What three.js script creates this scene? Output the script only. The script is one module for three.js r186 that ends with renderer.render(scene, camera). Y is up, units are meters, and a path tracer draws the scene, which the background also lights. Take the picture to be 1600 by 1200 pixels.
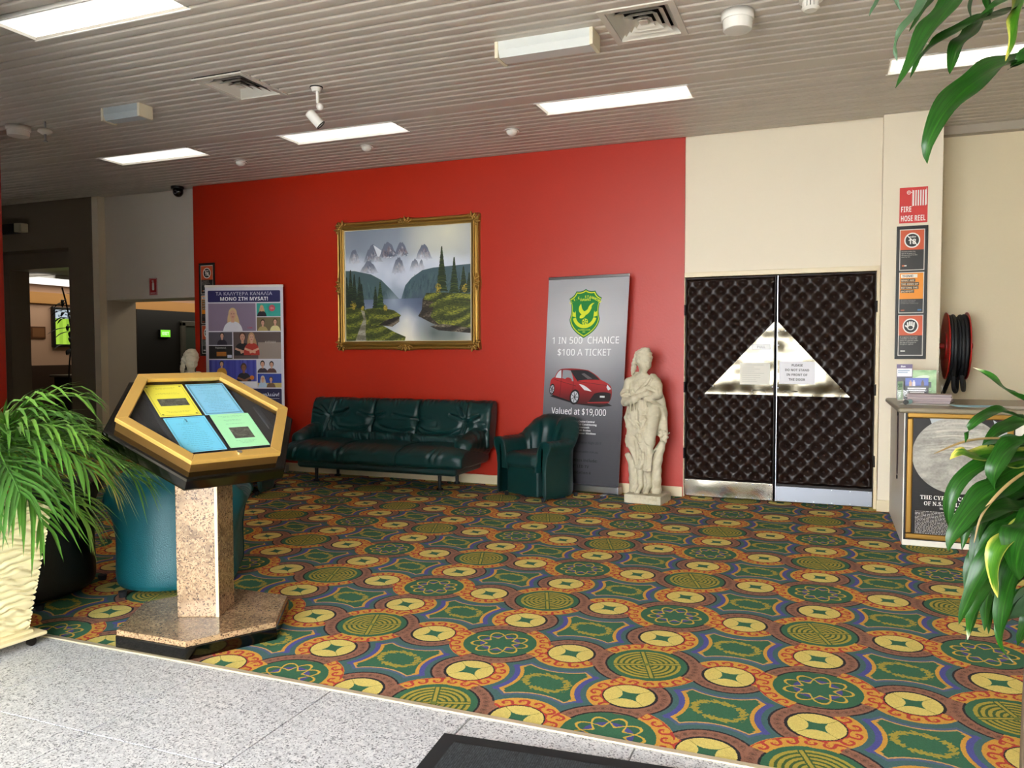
import * as THREE from 'three';
import { RoundedBoxGeometry } from 'three/addons/geometries/RoundedBoxGeometry.js';
import { mergeGeometries } from 'three/addons/utils/BufferGeometryUtils.js';
import { RectAreaLightUniformsLib } from 'three/addons/lights/RectAreaLightUniformsLib.js';

// ---------------------------------------------------------------- camera, sky, exposure
const scene = new THREE.Scene();
const camera = new THREE.PerspectiveCamera(51.96, 1600 / 1200, 0.05, 80);
camera.position.set(0, 1.401, 7.591);
camera.rotation.order = 'YXZ';
camera.rotation.set(-0.04242, 0.37819, -0.00182);
camera.updateMatrixWorld(true);
const renderer = new THREE.WebGLRenderer({ antialias: true });
renderer.toneMapping = THREE.LinearToneMapping;
renderer.toneMappingExposure = 1.0;
renderer.shadowMap.enabled = true;
RectAreaLightUniformsLib.init();
const SKY = 26.0;                                  // overcast daylight outside the glazed entrance
scene.background = new THREE.Color(0.93 * SKY, 0.97 * SKY, 1.0 * SKY);
const PANEL_LIGHT = 0.4, PANEL_GLOW = 1.1;        // recessed fluorescent panels
const H = 3.4;                                    // ceiling height

// ---------------------------------------------------------------- helpers
const V = (x, y, z) => new THREE.Vector3(x, y, z);
const PI = Math.PI, sin = Math.sin, cos = Math.cos, abs = Math.abs, min = Math.min, max = Math.max, sqrt = Math.sqrt, hyp = Math.hypot;
const clamp = (x, a = 0, b = 1) => (x < a ? a : x > b ? b : x);
const lerp = (a, b, t) => a + (b - a) * t;
const sm = (a, b, x) => { const t = clamp((x - a) / (b - a)); return t * t * (3 - 2 * t); };
function rng(seed) { let s = seed >>> 0; return () => { s = (s + 0x6d2b79f5) | 0; let t = Math.imul(s ^ (s >>> 15), 1 | s); t = (t + Math.imul(t ^ (t >>> 7), 61 | t)) ^ t; return ((t ^ (t >>> 14)) >>> 0) / 4294967296; }; }
function hash2(x, y) { let h = (Math.imul(x | 0, 374761393) + Math.imul(y | 0, 668265263)) | 0; h = Math.imul(h ^ (h >>> 13), 1274126177); return ((h ^ (h >>> 16)) >>> 0) / 4294967296; }
function vnoise(x, y, px = 0, py = 0) {           // value noise, tileable when px, py are given
  const xi = Math.floor(x), yi = Math.floor(y), fx = x - xi, fy = y - yi, u = fx * fx * (3 - 2 * fx), v = fy * fy * (3 - 2 * fy);
  const w = (i, j) => hash2(px ? ((i % px) + px) % px : i, py ? ((j % py) + py) % py : j);
  return lerp(lerp(w(xi, yi), w(xi + 1, yi), u), lerp(w(xi, yi + 1), w(xi + 1, yi + 1), u), v);
}
function fbm(x, y, o = 4, px = 0, py = 0) { let s = 0, a = 0.5, n = 0; for (let i = 0; i < o; i++) { s += a * vnoise(x, y, px, py); n += a; a *= 0.5; x *= 2; y *= 2; px *= 2; py *= 2; } return s / n; }
const rgb = (hex) => { const n = parseInt(hex.slice(1), 16); return [n >> 16, (n >> 8) & 255, n & 255]; };
function dataTex(w, h, fn, srgb = true) {
  const d = new Uint8Array(w * h * 4);
  for (let y = 0; y < h; y++) for (let x = 0; x < w; x++) { const c = fn(x, y), i = (y * w + x) * 4; d[i] = clamp(c[0], 0, 255); d[i + 1] = clamp(c[1], 0, 255); d[i + 2] = clamp(c[2], 0, 255); d[i + 3] = 255; }
  const t = new THREE.DataTexture(d, w, h, THREE.RGBAFormat);
  t.wrapS = t.wrapT = THREE.RepeatWrapping; t.magFilter = t.minFilter = THREE.LinearFilter;
  if (srgb) t.colorSpace = THREE.SRGBColorSpace;
  t.needsUpdate = true; return t;
}
function canvasTex(w, h, draw, srgb = true) {
  const c = document.createElement('canvas'); c.width = w; c.height = h;
  const x = c.getContext('2d'); draw(x, w, h);
  const t = new THREE.CanvasTexture(c); if (srgb) t.colorSpace = THREE.SRGBColorSpace; t.magFilter = THREE.LinearFilter; t.wrapS = t.wrapT = THREE.ClampToEdgeWrapping; return t;
}
const std = (color, rough = 0.6, metal = 0, o = {}) => new THREE.MeshStandardMaterial({ color, roughness: rough, metalness: metal, ...o });
const phy = (color, rough = 0.6, metal = 0, o = {}) => new THREE.MeshPhysicalMaterial({ color, roughness: rough, metalness: metal, ...o });

const used = {};
function numbered(n) { if (!(n in used)) { used[n] = 0; return n; } used[n]++; return n + '_' + String(used[n]).padStart(3, '0'); }
function tag(o, label, category, group) { o.userData.label = label; o.userData.category = category; if (group) o.userData.group = group; return o; }
function thing(name, label, category, pos = [0, 0, 0], turn = 0, group) {
  const o = new THREE.Group(); o.name = numbered(name); scene.add(o); o.position.set(...pos); o.rotation.y = turn; return tag(o, label, category, group);
}
function part(name, g, m, parent, label) {
  const o = new THREE.Mesh(g, m); o.name = name; o.castShadow = o.receiveShadow = true; parent.add(o); if (label) o.userData.label = label; return o;
}
function solo(name, g, m, label, category, group) { const o = part(numbered(name), g, m, scene); return tag(o, label, category, group); }
function struct(name, g, m) { const o = part(name, g, m, scene); o.userData.kind = 'structure'; return o; }
function structGroup(name) { const o = new THREE.Group(); o.name = name; o.userData.kind = 'structure'; scene.add(o); return o; }
function copyOf(o, label, pos, turn, group) {
  const c = o.clone(); c.name = numbered(o.name.replace(/_\d{3}$/, '')); c.userData = { ...o.userData, label }; if (group) c.userData.group = group;
  if (pos) c.position.set(...pos); if (turn !== undefined) c.rotation.y = turn; scene.add(c); return c;
}
// geometry helpers
function put(g, x = 0, y = 0, z = 0, rx = 0, ry = 0, rz = 0) { const m = new THREE.Matrix4().compose(V(x, y, z), new THREE.Quaternion().setFromEuler(new THREE.Euler(rx, ry, rz)), V(1, 1, 1)); g.applyMatrix4(m); return g; }
const box = (w, h, d, x = 0, y = 0, z = 0) => new THREE.BoxGeometry(w, h, d).translate(x, y, z);
const span = (x0, x1, y0, y1, z0, z1) => box(x1 - x0, y1 - y0, z1 - z0, (x0 + x1) / 2, (y0 + y1) / 2, (z0 + z1) / 2);
const rbox = (w, h, d, r, x = 0, y = 0, z = 0, s = 2) => new RoundedBoxGeometry(w, h, d, s, min(r, w / 2.01, h / 2.01, d / 2.01)).translate(x, y, z);
const rspan = (x0, x1, y0, y1, z0, z1, r = 0.004) => rbox(x1 - x0, y1 - y0, z1 - z0, r, (x0 + x1) / 2, (y0 + y1) / 2, (z0 + z1) / 2);
const cyl = (r0, r1, h, x = 0, y = 0, z = 0, n = 24) => new THREE.CylinderGeometry(r0, r1, h, n).translate(x, y, z);
function merge(list) { return mergeGeometries(list.map((g) => { const n = g.index ? g.toNonIndexed() : g; for (const k of Object.keys(n.attributes)) if (!['position', 'normal', 'uv'].includes(k)) n.deleteAttribute(k); return n; })); }
function uvBox(g, s = 1) {                        // uv in metres / s, by the plane each face lies nearest to
  const n = g.index ? g.toNonIndexed() : g, p = n.attributes.position, uv = new Float32Array(p.count * 2), a = V(), b = V(), c = V(), e = V(), f = V();
  for (let i = 0; i < p.count; i += 3) {
    a.fromBufferAttribute(p, i); b.fromBufferAttribute(p, i + 1); c.fromBufferAttribute(p, i + 2);
    e.subVectors(b, a).cross(f.subVectors(c, a)); const X = abs(e.x), Y = abs(e.y), Z = abs(e.z);
    [a, b, c].forEach((q, k) => { const [u, v] = Y >= X && Y >= Z ? [q.x, -q.z] : X >= Z ? [-q.z, q.y] : [q.x, q.y]; uv[(i + k) * 2] = u / s; uv[(i + k) * 2 + 1] = v / s; });
  }
  n.setAttribute('uv', new THREE.BufferAttribute(uv, 2)); return n;
}
function grid(nu, nv, f, uvf) {                   // surface f(u, v) -> [x, y, z] with u, v in 0..1
  const p = [], uv = [], ix = [];
  for (let j = 0; j <= nv; j++) for (let i = 0; i <= nu; i++) { const u = i / nu, v = j / nv; p.push(...f(u, v)); uv.push(...(uvf ? uvf(u, v) : [u, v])); }
  for (let j = 0; j < nv; j++) for (let i = 0; i < nu; i++) { const a = j * (nu + 1) + i, b = a + 1, c = a + nu + 1, d = c + 1; ix.push(a, b, d, a, d, c); }
  const g = new THREE.BufferGeometry(); g.setAttribute('position', new THREE.Float32BufferAttribute(p, 3)); g.setAttribute('uv', new THREE.Float32BufferAttribute(uv, 2)); g.setIndex(ix); g.computeVertexNormals(); return g;
}
function tube(points, r, n = 8, seg = 40, closed = false) { return new THREE.TubeGeometry(new THREE.CatmullRomCurve3(points.map((q) => (q.isVector3 ? q : V(...q))), closed), seg, r, n, closed); }
function extrude(pts, depth, bevel = 0, holes = []) {
  const s = new THREE.Shape(pts.map((q) => new THREE.Vector2(...q))); for (const h of holes) s.holes.push(new THREE.Path(h.map((q) => new THREE.Vector2(...q))));
  return new THREE.ExtrudeGeometry(s, { depth, bevelEnabled: bevel > 0, bevelThickness: bevel, bevelSize: bevel, bevelOffset: -bevel, bevelSegments: 2, curveSegments: 10 });
}
function panelFace(w, h, t) {                     // flat printed sheet of thickness t: front face carries uv 0..1
  const g = new THREE.BoxGeometry(w, h, t); return g;
}
function nets(f, lo, hi, cell) {                  // surface nets of f < 0
  const nx = Math.ceil((hi[0] - lo[0]) / cell) + 1, ny = Math.ceil((hi[1] - lo[1]) / cell) + 1, nz = Math.ceil((hi[2] - lo[2]) / cell) + 1;
  const F = new Float32Array(nx * ny * nz), id = (i, j, k) => (k * ny + j) * nx + i;
  for (let k = 0; k < nz; k++) for (let j = 0; j < ny; j++) for (let i = 0; i < nx; i++) F[id(i, j, k)] = f(lo[0] + i * cell, lo[1] + j * cell, lo[2] + k * cell);
  const at = new Int32Array(nx * ny * nz).fill(-1), p = [], ix = [];
  const E = [[0, 1], [2, 3], [4, 5], [6, 7], [0, 2], [1, 3], [4, 6], [5, 7], [0, 4], [1, 5], [2, 6], [3, 7]];
  for (let k = 0; k < nz - 1; k++) for (let j = 0; j < ny - 1; j++) for (let i = 0; i < nx - 1; i++) {
    const v = []; let inside = 0;
    for (let c = 0; c < 8; c++) { const q = F[id(i + (c & 1), j + ((c >> 1) & 1), k + (c >> 2))]; v.push(q); if (q < 0) inside++; }
    if (inside === 0 || inside === 8) continue;
    let x = 0, y = 0, z = 0, n = 0;
    for (const [a, b] of E) if ((v[a] < 0) !== (v[b] < 0)) { const t = v[a] / (v[a] - v[b]); x += lerp(a & 1, b & 1, t); y += lerp((a >> 1) & 1, (b >> 1) & 1, t); z += lerp(a >> 2, b >> 2, t); n++; }
    at[id(i, j, k)] = p.length / 3; p.push(lo[0] + (i + x / n) * cell, lo[1] + (j + y / n) * cell, lo[2] + (k + z / n) * cell);
  }
  const quad = (a, b, c, d, flip) => { if (a < 0 || b < 0 || c < 0 || d < 0) return; flip ? ix.push(a, c, b, a, d, c) : ix.push(a, b, c, a, c, d); };
  for (let k = 1; k < nz - 1; k++) for (let j = 1; j < ny - 1; j++) for (let i = 1; i < nx - 1; i++) {
    const s = F[id(i, j, k)] < 0;
    if (s !== F[id(i + 1, j, k)] < 0) quad(at[id(i, j - 1, k - 1)], at[id(i, j, k - 1)], at[id(i, j, k)], at[id(i, j - 1, k)], !s);
    if (s !== F[id(i, j + 1, k)] < 0) quad(at[id(i - 1, j, k - 1)], at[id(i - 1, j, k)], at[id(i, j, k)], at[id(i, j, k - 1)], !s);
    if (s !== F[id(i, j, k + 1)] < 0) quad(at[id(i - 1, j - 1, k)], at[id(i, j - 1, k)], at[id(i, j, k)], at[id(i - 1, j, k)], !s);
  }
  const g = new THREE.BufferGeometry(); g.setAttribute('position', new THREE.Float32BufferAttribute(p, 3)); g.setIndex(ix); g.computeVertexNormals();
  const uv = new Float32Array(p.length / 3 * 2); for (let i = 0; i < p.length / 3; i++) { uv[i * 2] = p[i * 3] + p[i * 3 + 2] * 0.7; uv[i * 2 + 1] = p[i * 3 + 1] + p[i * 3 + 2] * 0.3; }
  g.setAttribute('uv', new THREE.BufferAttribute(uv, 2)); return g;
}
// where a point of the photograph lies at a given depth in front of the lens
const FOCAL = 600 / Math.tan((camera.fov / 2) * PI / 180);
function at(px, py, depth) { return V((px - 800) / FOCAL * depth, (600 - py) / FOCAL * depth, -depth).applyMatrix4(camera.matrixWorld); }
// ---------------------------------------------------------------- materials
const fineNoise = (n, f, seed = 0) => dataTex(n, n, (x, y) => { const v = 255 * fbm(x / n * f + seed, y / n * f, 3, f, f); return [v, v, v]; }, false);
const leatherBump = dataTex(256, 256, (x, y) => { let m = 9; const cx = x / 256 * 40, cy = y / 256 * 40; for (let i = -1; i < 2; i++) for (let j = -1; j < 2; j++) { const gx = Math.floor(cx) + i, gy = Math.floor(cy) + j, wx = ((gx % 40) + 40) % 40, wy = ((gy % 40) + 40) % 40; m = min(m, hyp(gx + hash2(wx, wy) - cx, gy + hash2(wx + 99, wy) - cy)); } const v = 255 * (1 - m); return [v, v, v]; }, false);
leatherBump.repeat.set(4, 4);
const plasterBump = fineNoise(256, 32);
const wallMat = (c, r = 0.55) => std(c, r, 0, { bumpMap: plasterBump, bumpScale: 0.0006 });
const M = {
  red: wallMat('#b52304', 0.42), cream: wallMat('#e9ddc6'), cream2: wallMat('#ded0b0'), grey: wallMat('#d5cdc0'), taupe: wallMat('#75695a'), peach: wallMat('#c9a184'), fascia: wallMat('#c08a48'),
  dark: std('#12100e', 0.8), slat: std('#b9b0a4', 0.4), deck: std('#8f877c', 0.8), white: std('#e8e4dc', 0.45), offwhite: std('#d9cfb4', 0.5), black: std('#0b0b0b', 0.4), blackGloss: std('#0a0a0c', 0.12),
  frameCream: std('#e3d3b0', 0.4), steel: std('#d8d4c8', 0.13, 1), alu: std('#b9bcc2', 0.3, 1), chrome: std('#e0e0e0', 0.08, 1), brass: std('#d9ae5c', 0.32, 0.4), gold: std('#a27c3a', 0.38, 0.75), paperWhite: std('#efefea', 0.7),
  darkMetal: std('#1a1512', 0.4, 0.6), wood: std('#3a2412', 0.5), rubber: std('#15161a', 0.8),
};
const leather = (c, r) => phy(c, r, 0, { bumpMap: leatherBump, bumpScale: 0.0009, specularIntensity: 0.9 });
M.green = leather('#05302f', 0.32);
M.teal = leather('#0a525b', 0.42);  // same green leather, daylight on it put into a brighter colour
M.blackLeather = leather('#0c0e0c', 0.5);
M.vinyl = phy('#21130f', 0.36, 0, { specularIntensity: 0.6 });
const panelGlow = new THREE.MeshStandardMaterial({ color: '#ffffff', roughness: 0.6, emissive: '#fffdf6', emissiveIntensity: PANEL_GLOW });

// patterned carpet: one repeat is 1.42 m x 1.38 m
const CX = 0.355, CZ = 0.345, CN = 1280;
const carpetMap_colors = Object.fromEntries(Object.entries({ green: "#2f6549", yellow: "#dcc970", dark: "#17161c", brown: "#94634f", orange: "#d19a3c", red: "#b53a30", olive: "#a9993a", olive2: "#6d7a35", deep: "#3a5a2c", gold: "#d0aa42", blue: "#4d4f96", slate: "#4d6080", tan: "#cf9c62", tealgrey: "#3f6466" }).map(([k, v]) => [k, rgb(v)]));
const carpetMap = dataTex(CN, CN, (px, py) => {
  const C = carpetMap_colors, n = (fbm(px * 0.5, py * 0.5, 2, CN / 2, CN / 2) - 0.5), jx = (vnoise(px / 3, py / 3) - 0.5) * 0.0035, jz = (vnoise(px / 3 + 77, py / 3) - 0.5) * 0.0035;
  const X = (px + 0.5) / CN * 4 * CX + jx, Z = (py + 0.5) / CN * 4 * CZ + jz;
  const wrap = (d, p) => d - p * Math.round(d / p), PX = 4 * CX, PZ = 4 * CZ;
  // things at the corners of the half-step lattice
  let disc = [9], med = [9], oct = [9];
  for (let i = 0; i < 4; i++) for (let j = 0; j < 4; j++) {
    const dx = wrap(X - i * CX, PX), dz = wrap(Z - j * CZ, PZ), r = hyp(dx, dz), A = i % 2 === 0;
    if (A === (j % 2 === 0)) { if (r < disc[0]) disc = [r, dx, dz, i, j]; }
    else if (A) { if (r < med[0]) med = [r, dx, dz, i, j]; }
    else if (r < oct[0]) oct = [r, dx, dz, i, j];
  }
  const shade = (c, k = 1) => [c[0] * k * (1 + 0.22 * n), c[1] * k * (1 + 0.22 * n), c[2] * k * (1 + 0.22 * n)];
  const isMaze = (i, j) => (((i / 2) + ((j - 1) / 2)) % 2 + 2) % 2 === 0;          // mazes and knots alternate
  const [dr, ddx, ddz, di, dj] = disc, [mr, mdx, mdz, mi, mj] = med;
  if (dr < 0.104) {                                                                 // yellow coin with a four-pointed star
    const off = 0.1, q = min(hyp(abs(ddx) - off, ddz), hyp(ddx, abs(ddz) - off));
    const star = q > 0.071 && dr < 0.076;
    if (star) return shade(C.green);
    if (abs(abs(ddx) - abs(ddz)) < 0.0016 && dr > 0.06) return shade(C.olive, 0.8);
    return shade(C.yellow);
  }
  if (dr < 0.109) return shade(C.dark);
  const inDisc = dr < 0.174, inMed = mr < 0.243 && mr > 0.176;
  if (inDisc || inMed) {
    let brown, t, s, phi;
    if (inMed && !(inDisc && dr < 0.13)) { phi = (Math.atan2(-mdz, mdx) * 180 / PI + 360) % 360; const q = (phi + 25) % 180 < 90; brown = isMaze(mi, mj) ? q : !q; t = (0.243 - mr) / 0.067; s = phi / 360 * 21; }
    else {
      phi = (Math.atan2(-ddz, ddx) * 180 / PI + 360) % 360; t = (dr - 0.107) / 0.067;
      if (di % 2 === 0) { const knotAbove = !isMaze(di, (dj + 3) % 4), a = phi > 60 && phi < 240; brown = knotAbove ? a : !a; }
      else { const mazeLeft = isMaze((di + 3) % 4, dj), a = phi > 150 && phi < 330; brown = mazeLeft ? a : !a; }
      s = phi / 360 * 13;
    }
    if (brown) {
      const E = 0.0085; if ((mr > 0.176 && mr < 0.176 + E) || dr < 0.107 + E || (inDisc && dr > 0.174 - E && mr > 0.243) || (inMed && mr > 0.243 - E && dr > 0.174)) return shade(C.dark);
      const w = sin(s * 2 * PI * 0.9) * 0.17, l1 = abs(t - 0.5 - w), l2 = abs(t - 0.5 + w);
      const e = hyp((s * 1.8 % 1 - 0.5) * 0.5, t - 0.5);
      return shade(C.brown, min(l1, l2) < 0.05 ? 0.86 : e < 0.1 ? 0.7 : 1.0);
    }
    if (!inMed && t > 0.93 || !inDisc && t < 0.05) return shade(C.orange);
    const u = s - Math.floor(s), hx = (u - 0.56) * 0.74, hy = t - 0.53, hr = hyp(hx, hy), a = Math.atan2(hy, hx);
    const curl = abs(hr - 0.2) < 0.07 && !(a < -0.75 && a > -2.5), stem = hx > -0.28 && hx < -0.13 && hy < 0.02, back = t < 0.15 + 0.06 * sin(u * 2 * PI), dot = hyp(hx - 0.03, hy + 0.02) < 0.05;
    return shade(back || curl || stem || (dot && a < 0) ? C.red : C.orange, 1);
  }
  if (mr <= 0.176) {
    if (mr > 0.148) return shade(C.green);
    const th = Math.atan2(mdz, mdx);
    if (isMaze(mi, mj)) {
      const quart = ((th + 0.35) / (PI / 2)) % 1, q = (quart + 1) % 1, ring = (mr / 0.0245) % 1, arm = mr * min(q, 1 - q) * PI / 2;
      if (mr < 0.014) return shade(C.olive2);
      if (arm < 0.007) return shade(C.olive);
      if (arm < 0.013) return shade(C.deep);
      return shade(ring < 0.42 && (mr < 0.135) ? C.deep : C.olive, ring < 0.42 ? 1 : 1.0);
    }
    const k = 0.036 * cos(4.5 * th), r1 = abs(mr - 0.1 - k), r2 = abs(mr - 0.1 + k);
    if (min(r1, r2) < 0.0062) return shade(C.gold);
    if (mr > 0.1 - abs(k) && mr < 0.1 + abs(k)) return mr < 0.1 - 0.004 ? shade(C.blue, 0.95) : shade(C.green, 0.95);
    return shade(C.green);
  }
  const [or, ox, oz] = oct;
  const cx = 0.222 - hyp(abs(ox) - CX, oz), cz = 0.222 - hyp(ox, abs(oz) - CZ), cd = (abs(ox) + abs(oz) - 0.288) / Math.SQRT2, o = max(cx, cz, cd), side = cx > cz && cx > cd - 0.02;
  if (o < 0) {
    if (o > (side ? -0.017 : -0.009)) return shade(side ? C.orange : C.tan);
    const th = Math.atan2(oz, ox), wr = 0.083 + 0.013 * sin(th * 2 + 1), lf = (vnoise(ox * 160 + 50, oz * 160 + 50) - 0.5) * 0.024 + 0.006 * sin(th * 16 + or * 200);
    if (abs(or - wr) < 0.013 + lf * 0.8 && abs(((th / PI * 2 + 0.5) % 2 + 2) % 2 - 0.0) > 0.08) return shade(C.olive, 0.98);
    return shade(C.green);
  }
  if (o < (side ? 0.024 : 0.015)) return shade(side ? C.blue : C.slate);
  return shade(C.tealgrey);
});
const carpetMat = std('#ffffff', 0.95, 0, { map: carpetMap, bumpMap: fineNoise(256, 128), bumpScale: 0.0015 });
// speckled stones
function graniteTex(n, base, specks, f, seed, amount, soft = 0.05) {
  return dataTex(n, n, (x, y) => {
    const u = x / n, v = y / n, g = fbm(u * f + seed, v * f + seed, 3, f, f), h = fbm(u * f * 2 + seed + 5, v * f * 2, 2, f * 2, f * 2), c = rgb(base), k = 1 + (fbm(u * 6, v * 6, 3, 6, 6) - 0.5) * amount;
    let o = c.map((q) => q * k);
    for (const [hex, lo, which] of specks) { const w = which ? h : g, s = sm(lo, lo + soft, w); const d = rgb(hex); o = o.map((q, i) => lerp(q, d[i], s * 0.85)); }
    return o;
  });
}
// ---------------------------------------------------------------- floor
{
  const floor = structGroup('floor');
  const cg = new THREE.BoxGeometry(16.0, 0.04, 13.3); cg.translate(-4.6, -0.02, -1.77);
  { const p = cg.attributes.position, uv = cg.attributes.uv; for (let i = 0; i < p.count; i++) uv.setXY(i, (p.getX(i) + 0.72) / (4 * CX), (p.getZ(i) - 4.153 + CZ) / (4 * CZ)); }
  part('carpet', cg, carpetMat, floor, 'patterned green, orange and yellow carpet');
  const TP = 0.635, stone = graniteTex(512, '#c9cacf', [['#e0e0e3', 0.52, 0], ['#8f9097', 0.62, 1], ['#62636b', 0.70, 1]], 64, 3, 0.06);
  const tm = std('#ffffff', 0.42, 0, { map: stone }), r = rng(5), variants = [];
  for (let k = 0; k < 5; k++) { const g = uvBox(rbox(TP - 0.0055, 0.03, TP - 0.0055, 0.002, 0, 0, 0, 1), TP), uv = g.attributes.uv, a = r(), b = r(); for (let i = 0; i < uv.count; i++) uv.setXY(i, uv.getX(i) + a, uv.getY(i) + b); variants.push(g); }
  for (let i = 0; i < 12; i++) for (let j = 0; j < 8; j++) {
    const x = -2.51 + TP * (i - 2.5), z = 4.887 + TP * (j + 0.5) + 0.006; if (x < -4.3 || x > 3.4) continue;
    part('granite_tile', variants[(i * 3 + j * 5) % 5], tm, floor).position.set(x, -0.0155, z);
  }
  part('grout_bed', span(-4.4, 3.4, -0.05, -0.005, 4.886, 10.1), std('#77767a', 0.9), floor);
  const strip = part('trim_1', rspan(-4.4, 3.2, -0.01, 0.006, 4.868, 4.896, 0.004), std('#d9cdb0', 0.35, 0.4), scene); strip.userData.kind = 'structure';
  const ground = struct('ground', span(-14, 14, -0.12, -0.02, 10.1, 26), std('#c9c6bf', 0.9)); ground.userData.label = 'pale paving outside the entrance';
}
// ---------------------------------------------------------------- ceiling of metal strips
const openings = [];                              // [x0, x1, z0, z1] holes left for lights and air diffusers
const PANELS = [[-2.22, -1.0], [-4.77, -3.55], [-7.05, -5.86], [0.39, 1.61]].map(([a, b]) => [a, b, 1.175, 1.50]);
PANELS.push([-4.75, -3.48, 3.92, 4.23]);
for (const [a, b, c, d] of PANELS) openings.push([a, b, c, d]);
const VENTS = [[-1.06, 2.73], [-4.15, 2.71]];
for (const [x, z] of VENTS) openings.push([x - 0.225, x + 0.225, z - 0.265, z + 0.265]);
{
  const ceiling = structGroup('ceiling');
  part('ceiling_deck', span(-14.2, 3.3, H + 0.10, H + 0.2, -0.8, 10.0), M.deck, ceiling);
  const G = 0.015, PITCH = 0.106, profile = (w) => {
    const pts = [[0, 0.026], [0, 0.012], [0.003, 0.004], [0.012, 0], [w - 0.012, 0], [w - 0.003, 0.004], [w, 0.012], [w, 0.026]], p = [], nrm = [], ix = [];
    for (const x of [-0.5, 0.5]) for (const [z, y] of pts) p.push(x, y, z);
    for (let i = 0; i < 7; i++) ix.push(i, i + 1, i + 9, i, i + 9, i + 8);
    const g = new THREE.BufferGeometry(); g.setAttribute('position', new THREE.Float32BufferAttribute(p, 3)); g.setIndex(ix); g.computeVertexNormals();
    const uv = new Float32Array(32); for (let i = 0; i < 16; i++) { uv[i * 2] = p[i * 3] * 3; uv[i * 2 + 1] = p[i * 3 + 2]; } g.setAttribute('uv', new THREE.BufferAttribute(uv, 2)); return g;
  };
  const narrow = profile(PITCH - 0.017), wide = profile(2 * PITCH - 0.017);
  const tones = ['#c0b7ab', '#bdb4a8', '#c3baae'].map((c) => std(c, 0.42));
  for (let k = -8; k < 93; k++) {
    if (k === 15) continue;
    const two = k === 14, z0 = G + PITCH * k + 0.0085, z1 = z0 + (two ? 2 : 1) * PITCH - 0.017, mid = (z0 + z1) / 2;
    let runs = [[k < 0 ? 0.8 : -12.2, 3.3]]; if (k < 0) runs = [[0.8, 3.3]];
    for (const [a, b, c, d] of openings) if (mid > c && mid < d) runs = runs.flatMap(([p, q]) => (b <= p || a >= q ? [[p, q]] : [[p, a], [b, q]])).filter(([p, q]) => q - p > 0.02);
    for (const [p, q] of runs) { const s = part('slat', two ? wide : narrow, tones[(k * 7 + 300) % 3], ceiling); s.position.set((p + q) / 2, H, z0); s.scale.x = q - p; }
  }
  part('groove_strip', span(-12.2, 3.3, H + 0.024, H + 0.03, -0.15, 1.17), M.slat, ceiling);
  for (const [a, b] of [[1.505, 2.44], [3.0, 3.915], [4.235, 9.95]]) part('groove_strip', span(-12.2, 3.3, H + 0.024, H + 0.03, a, b), M.slat, ceiling);
}
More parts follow.
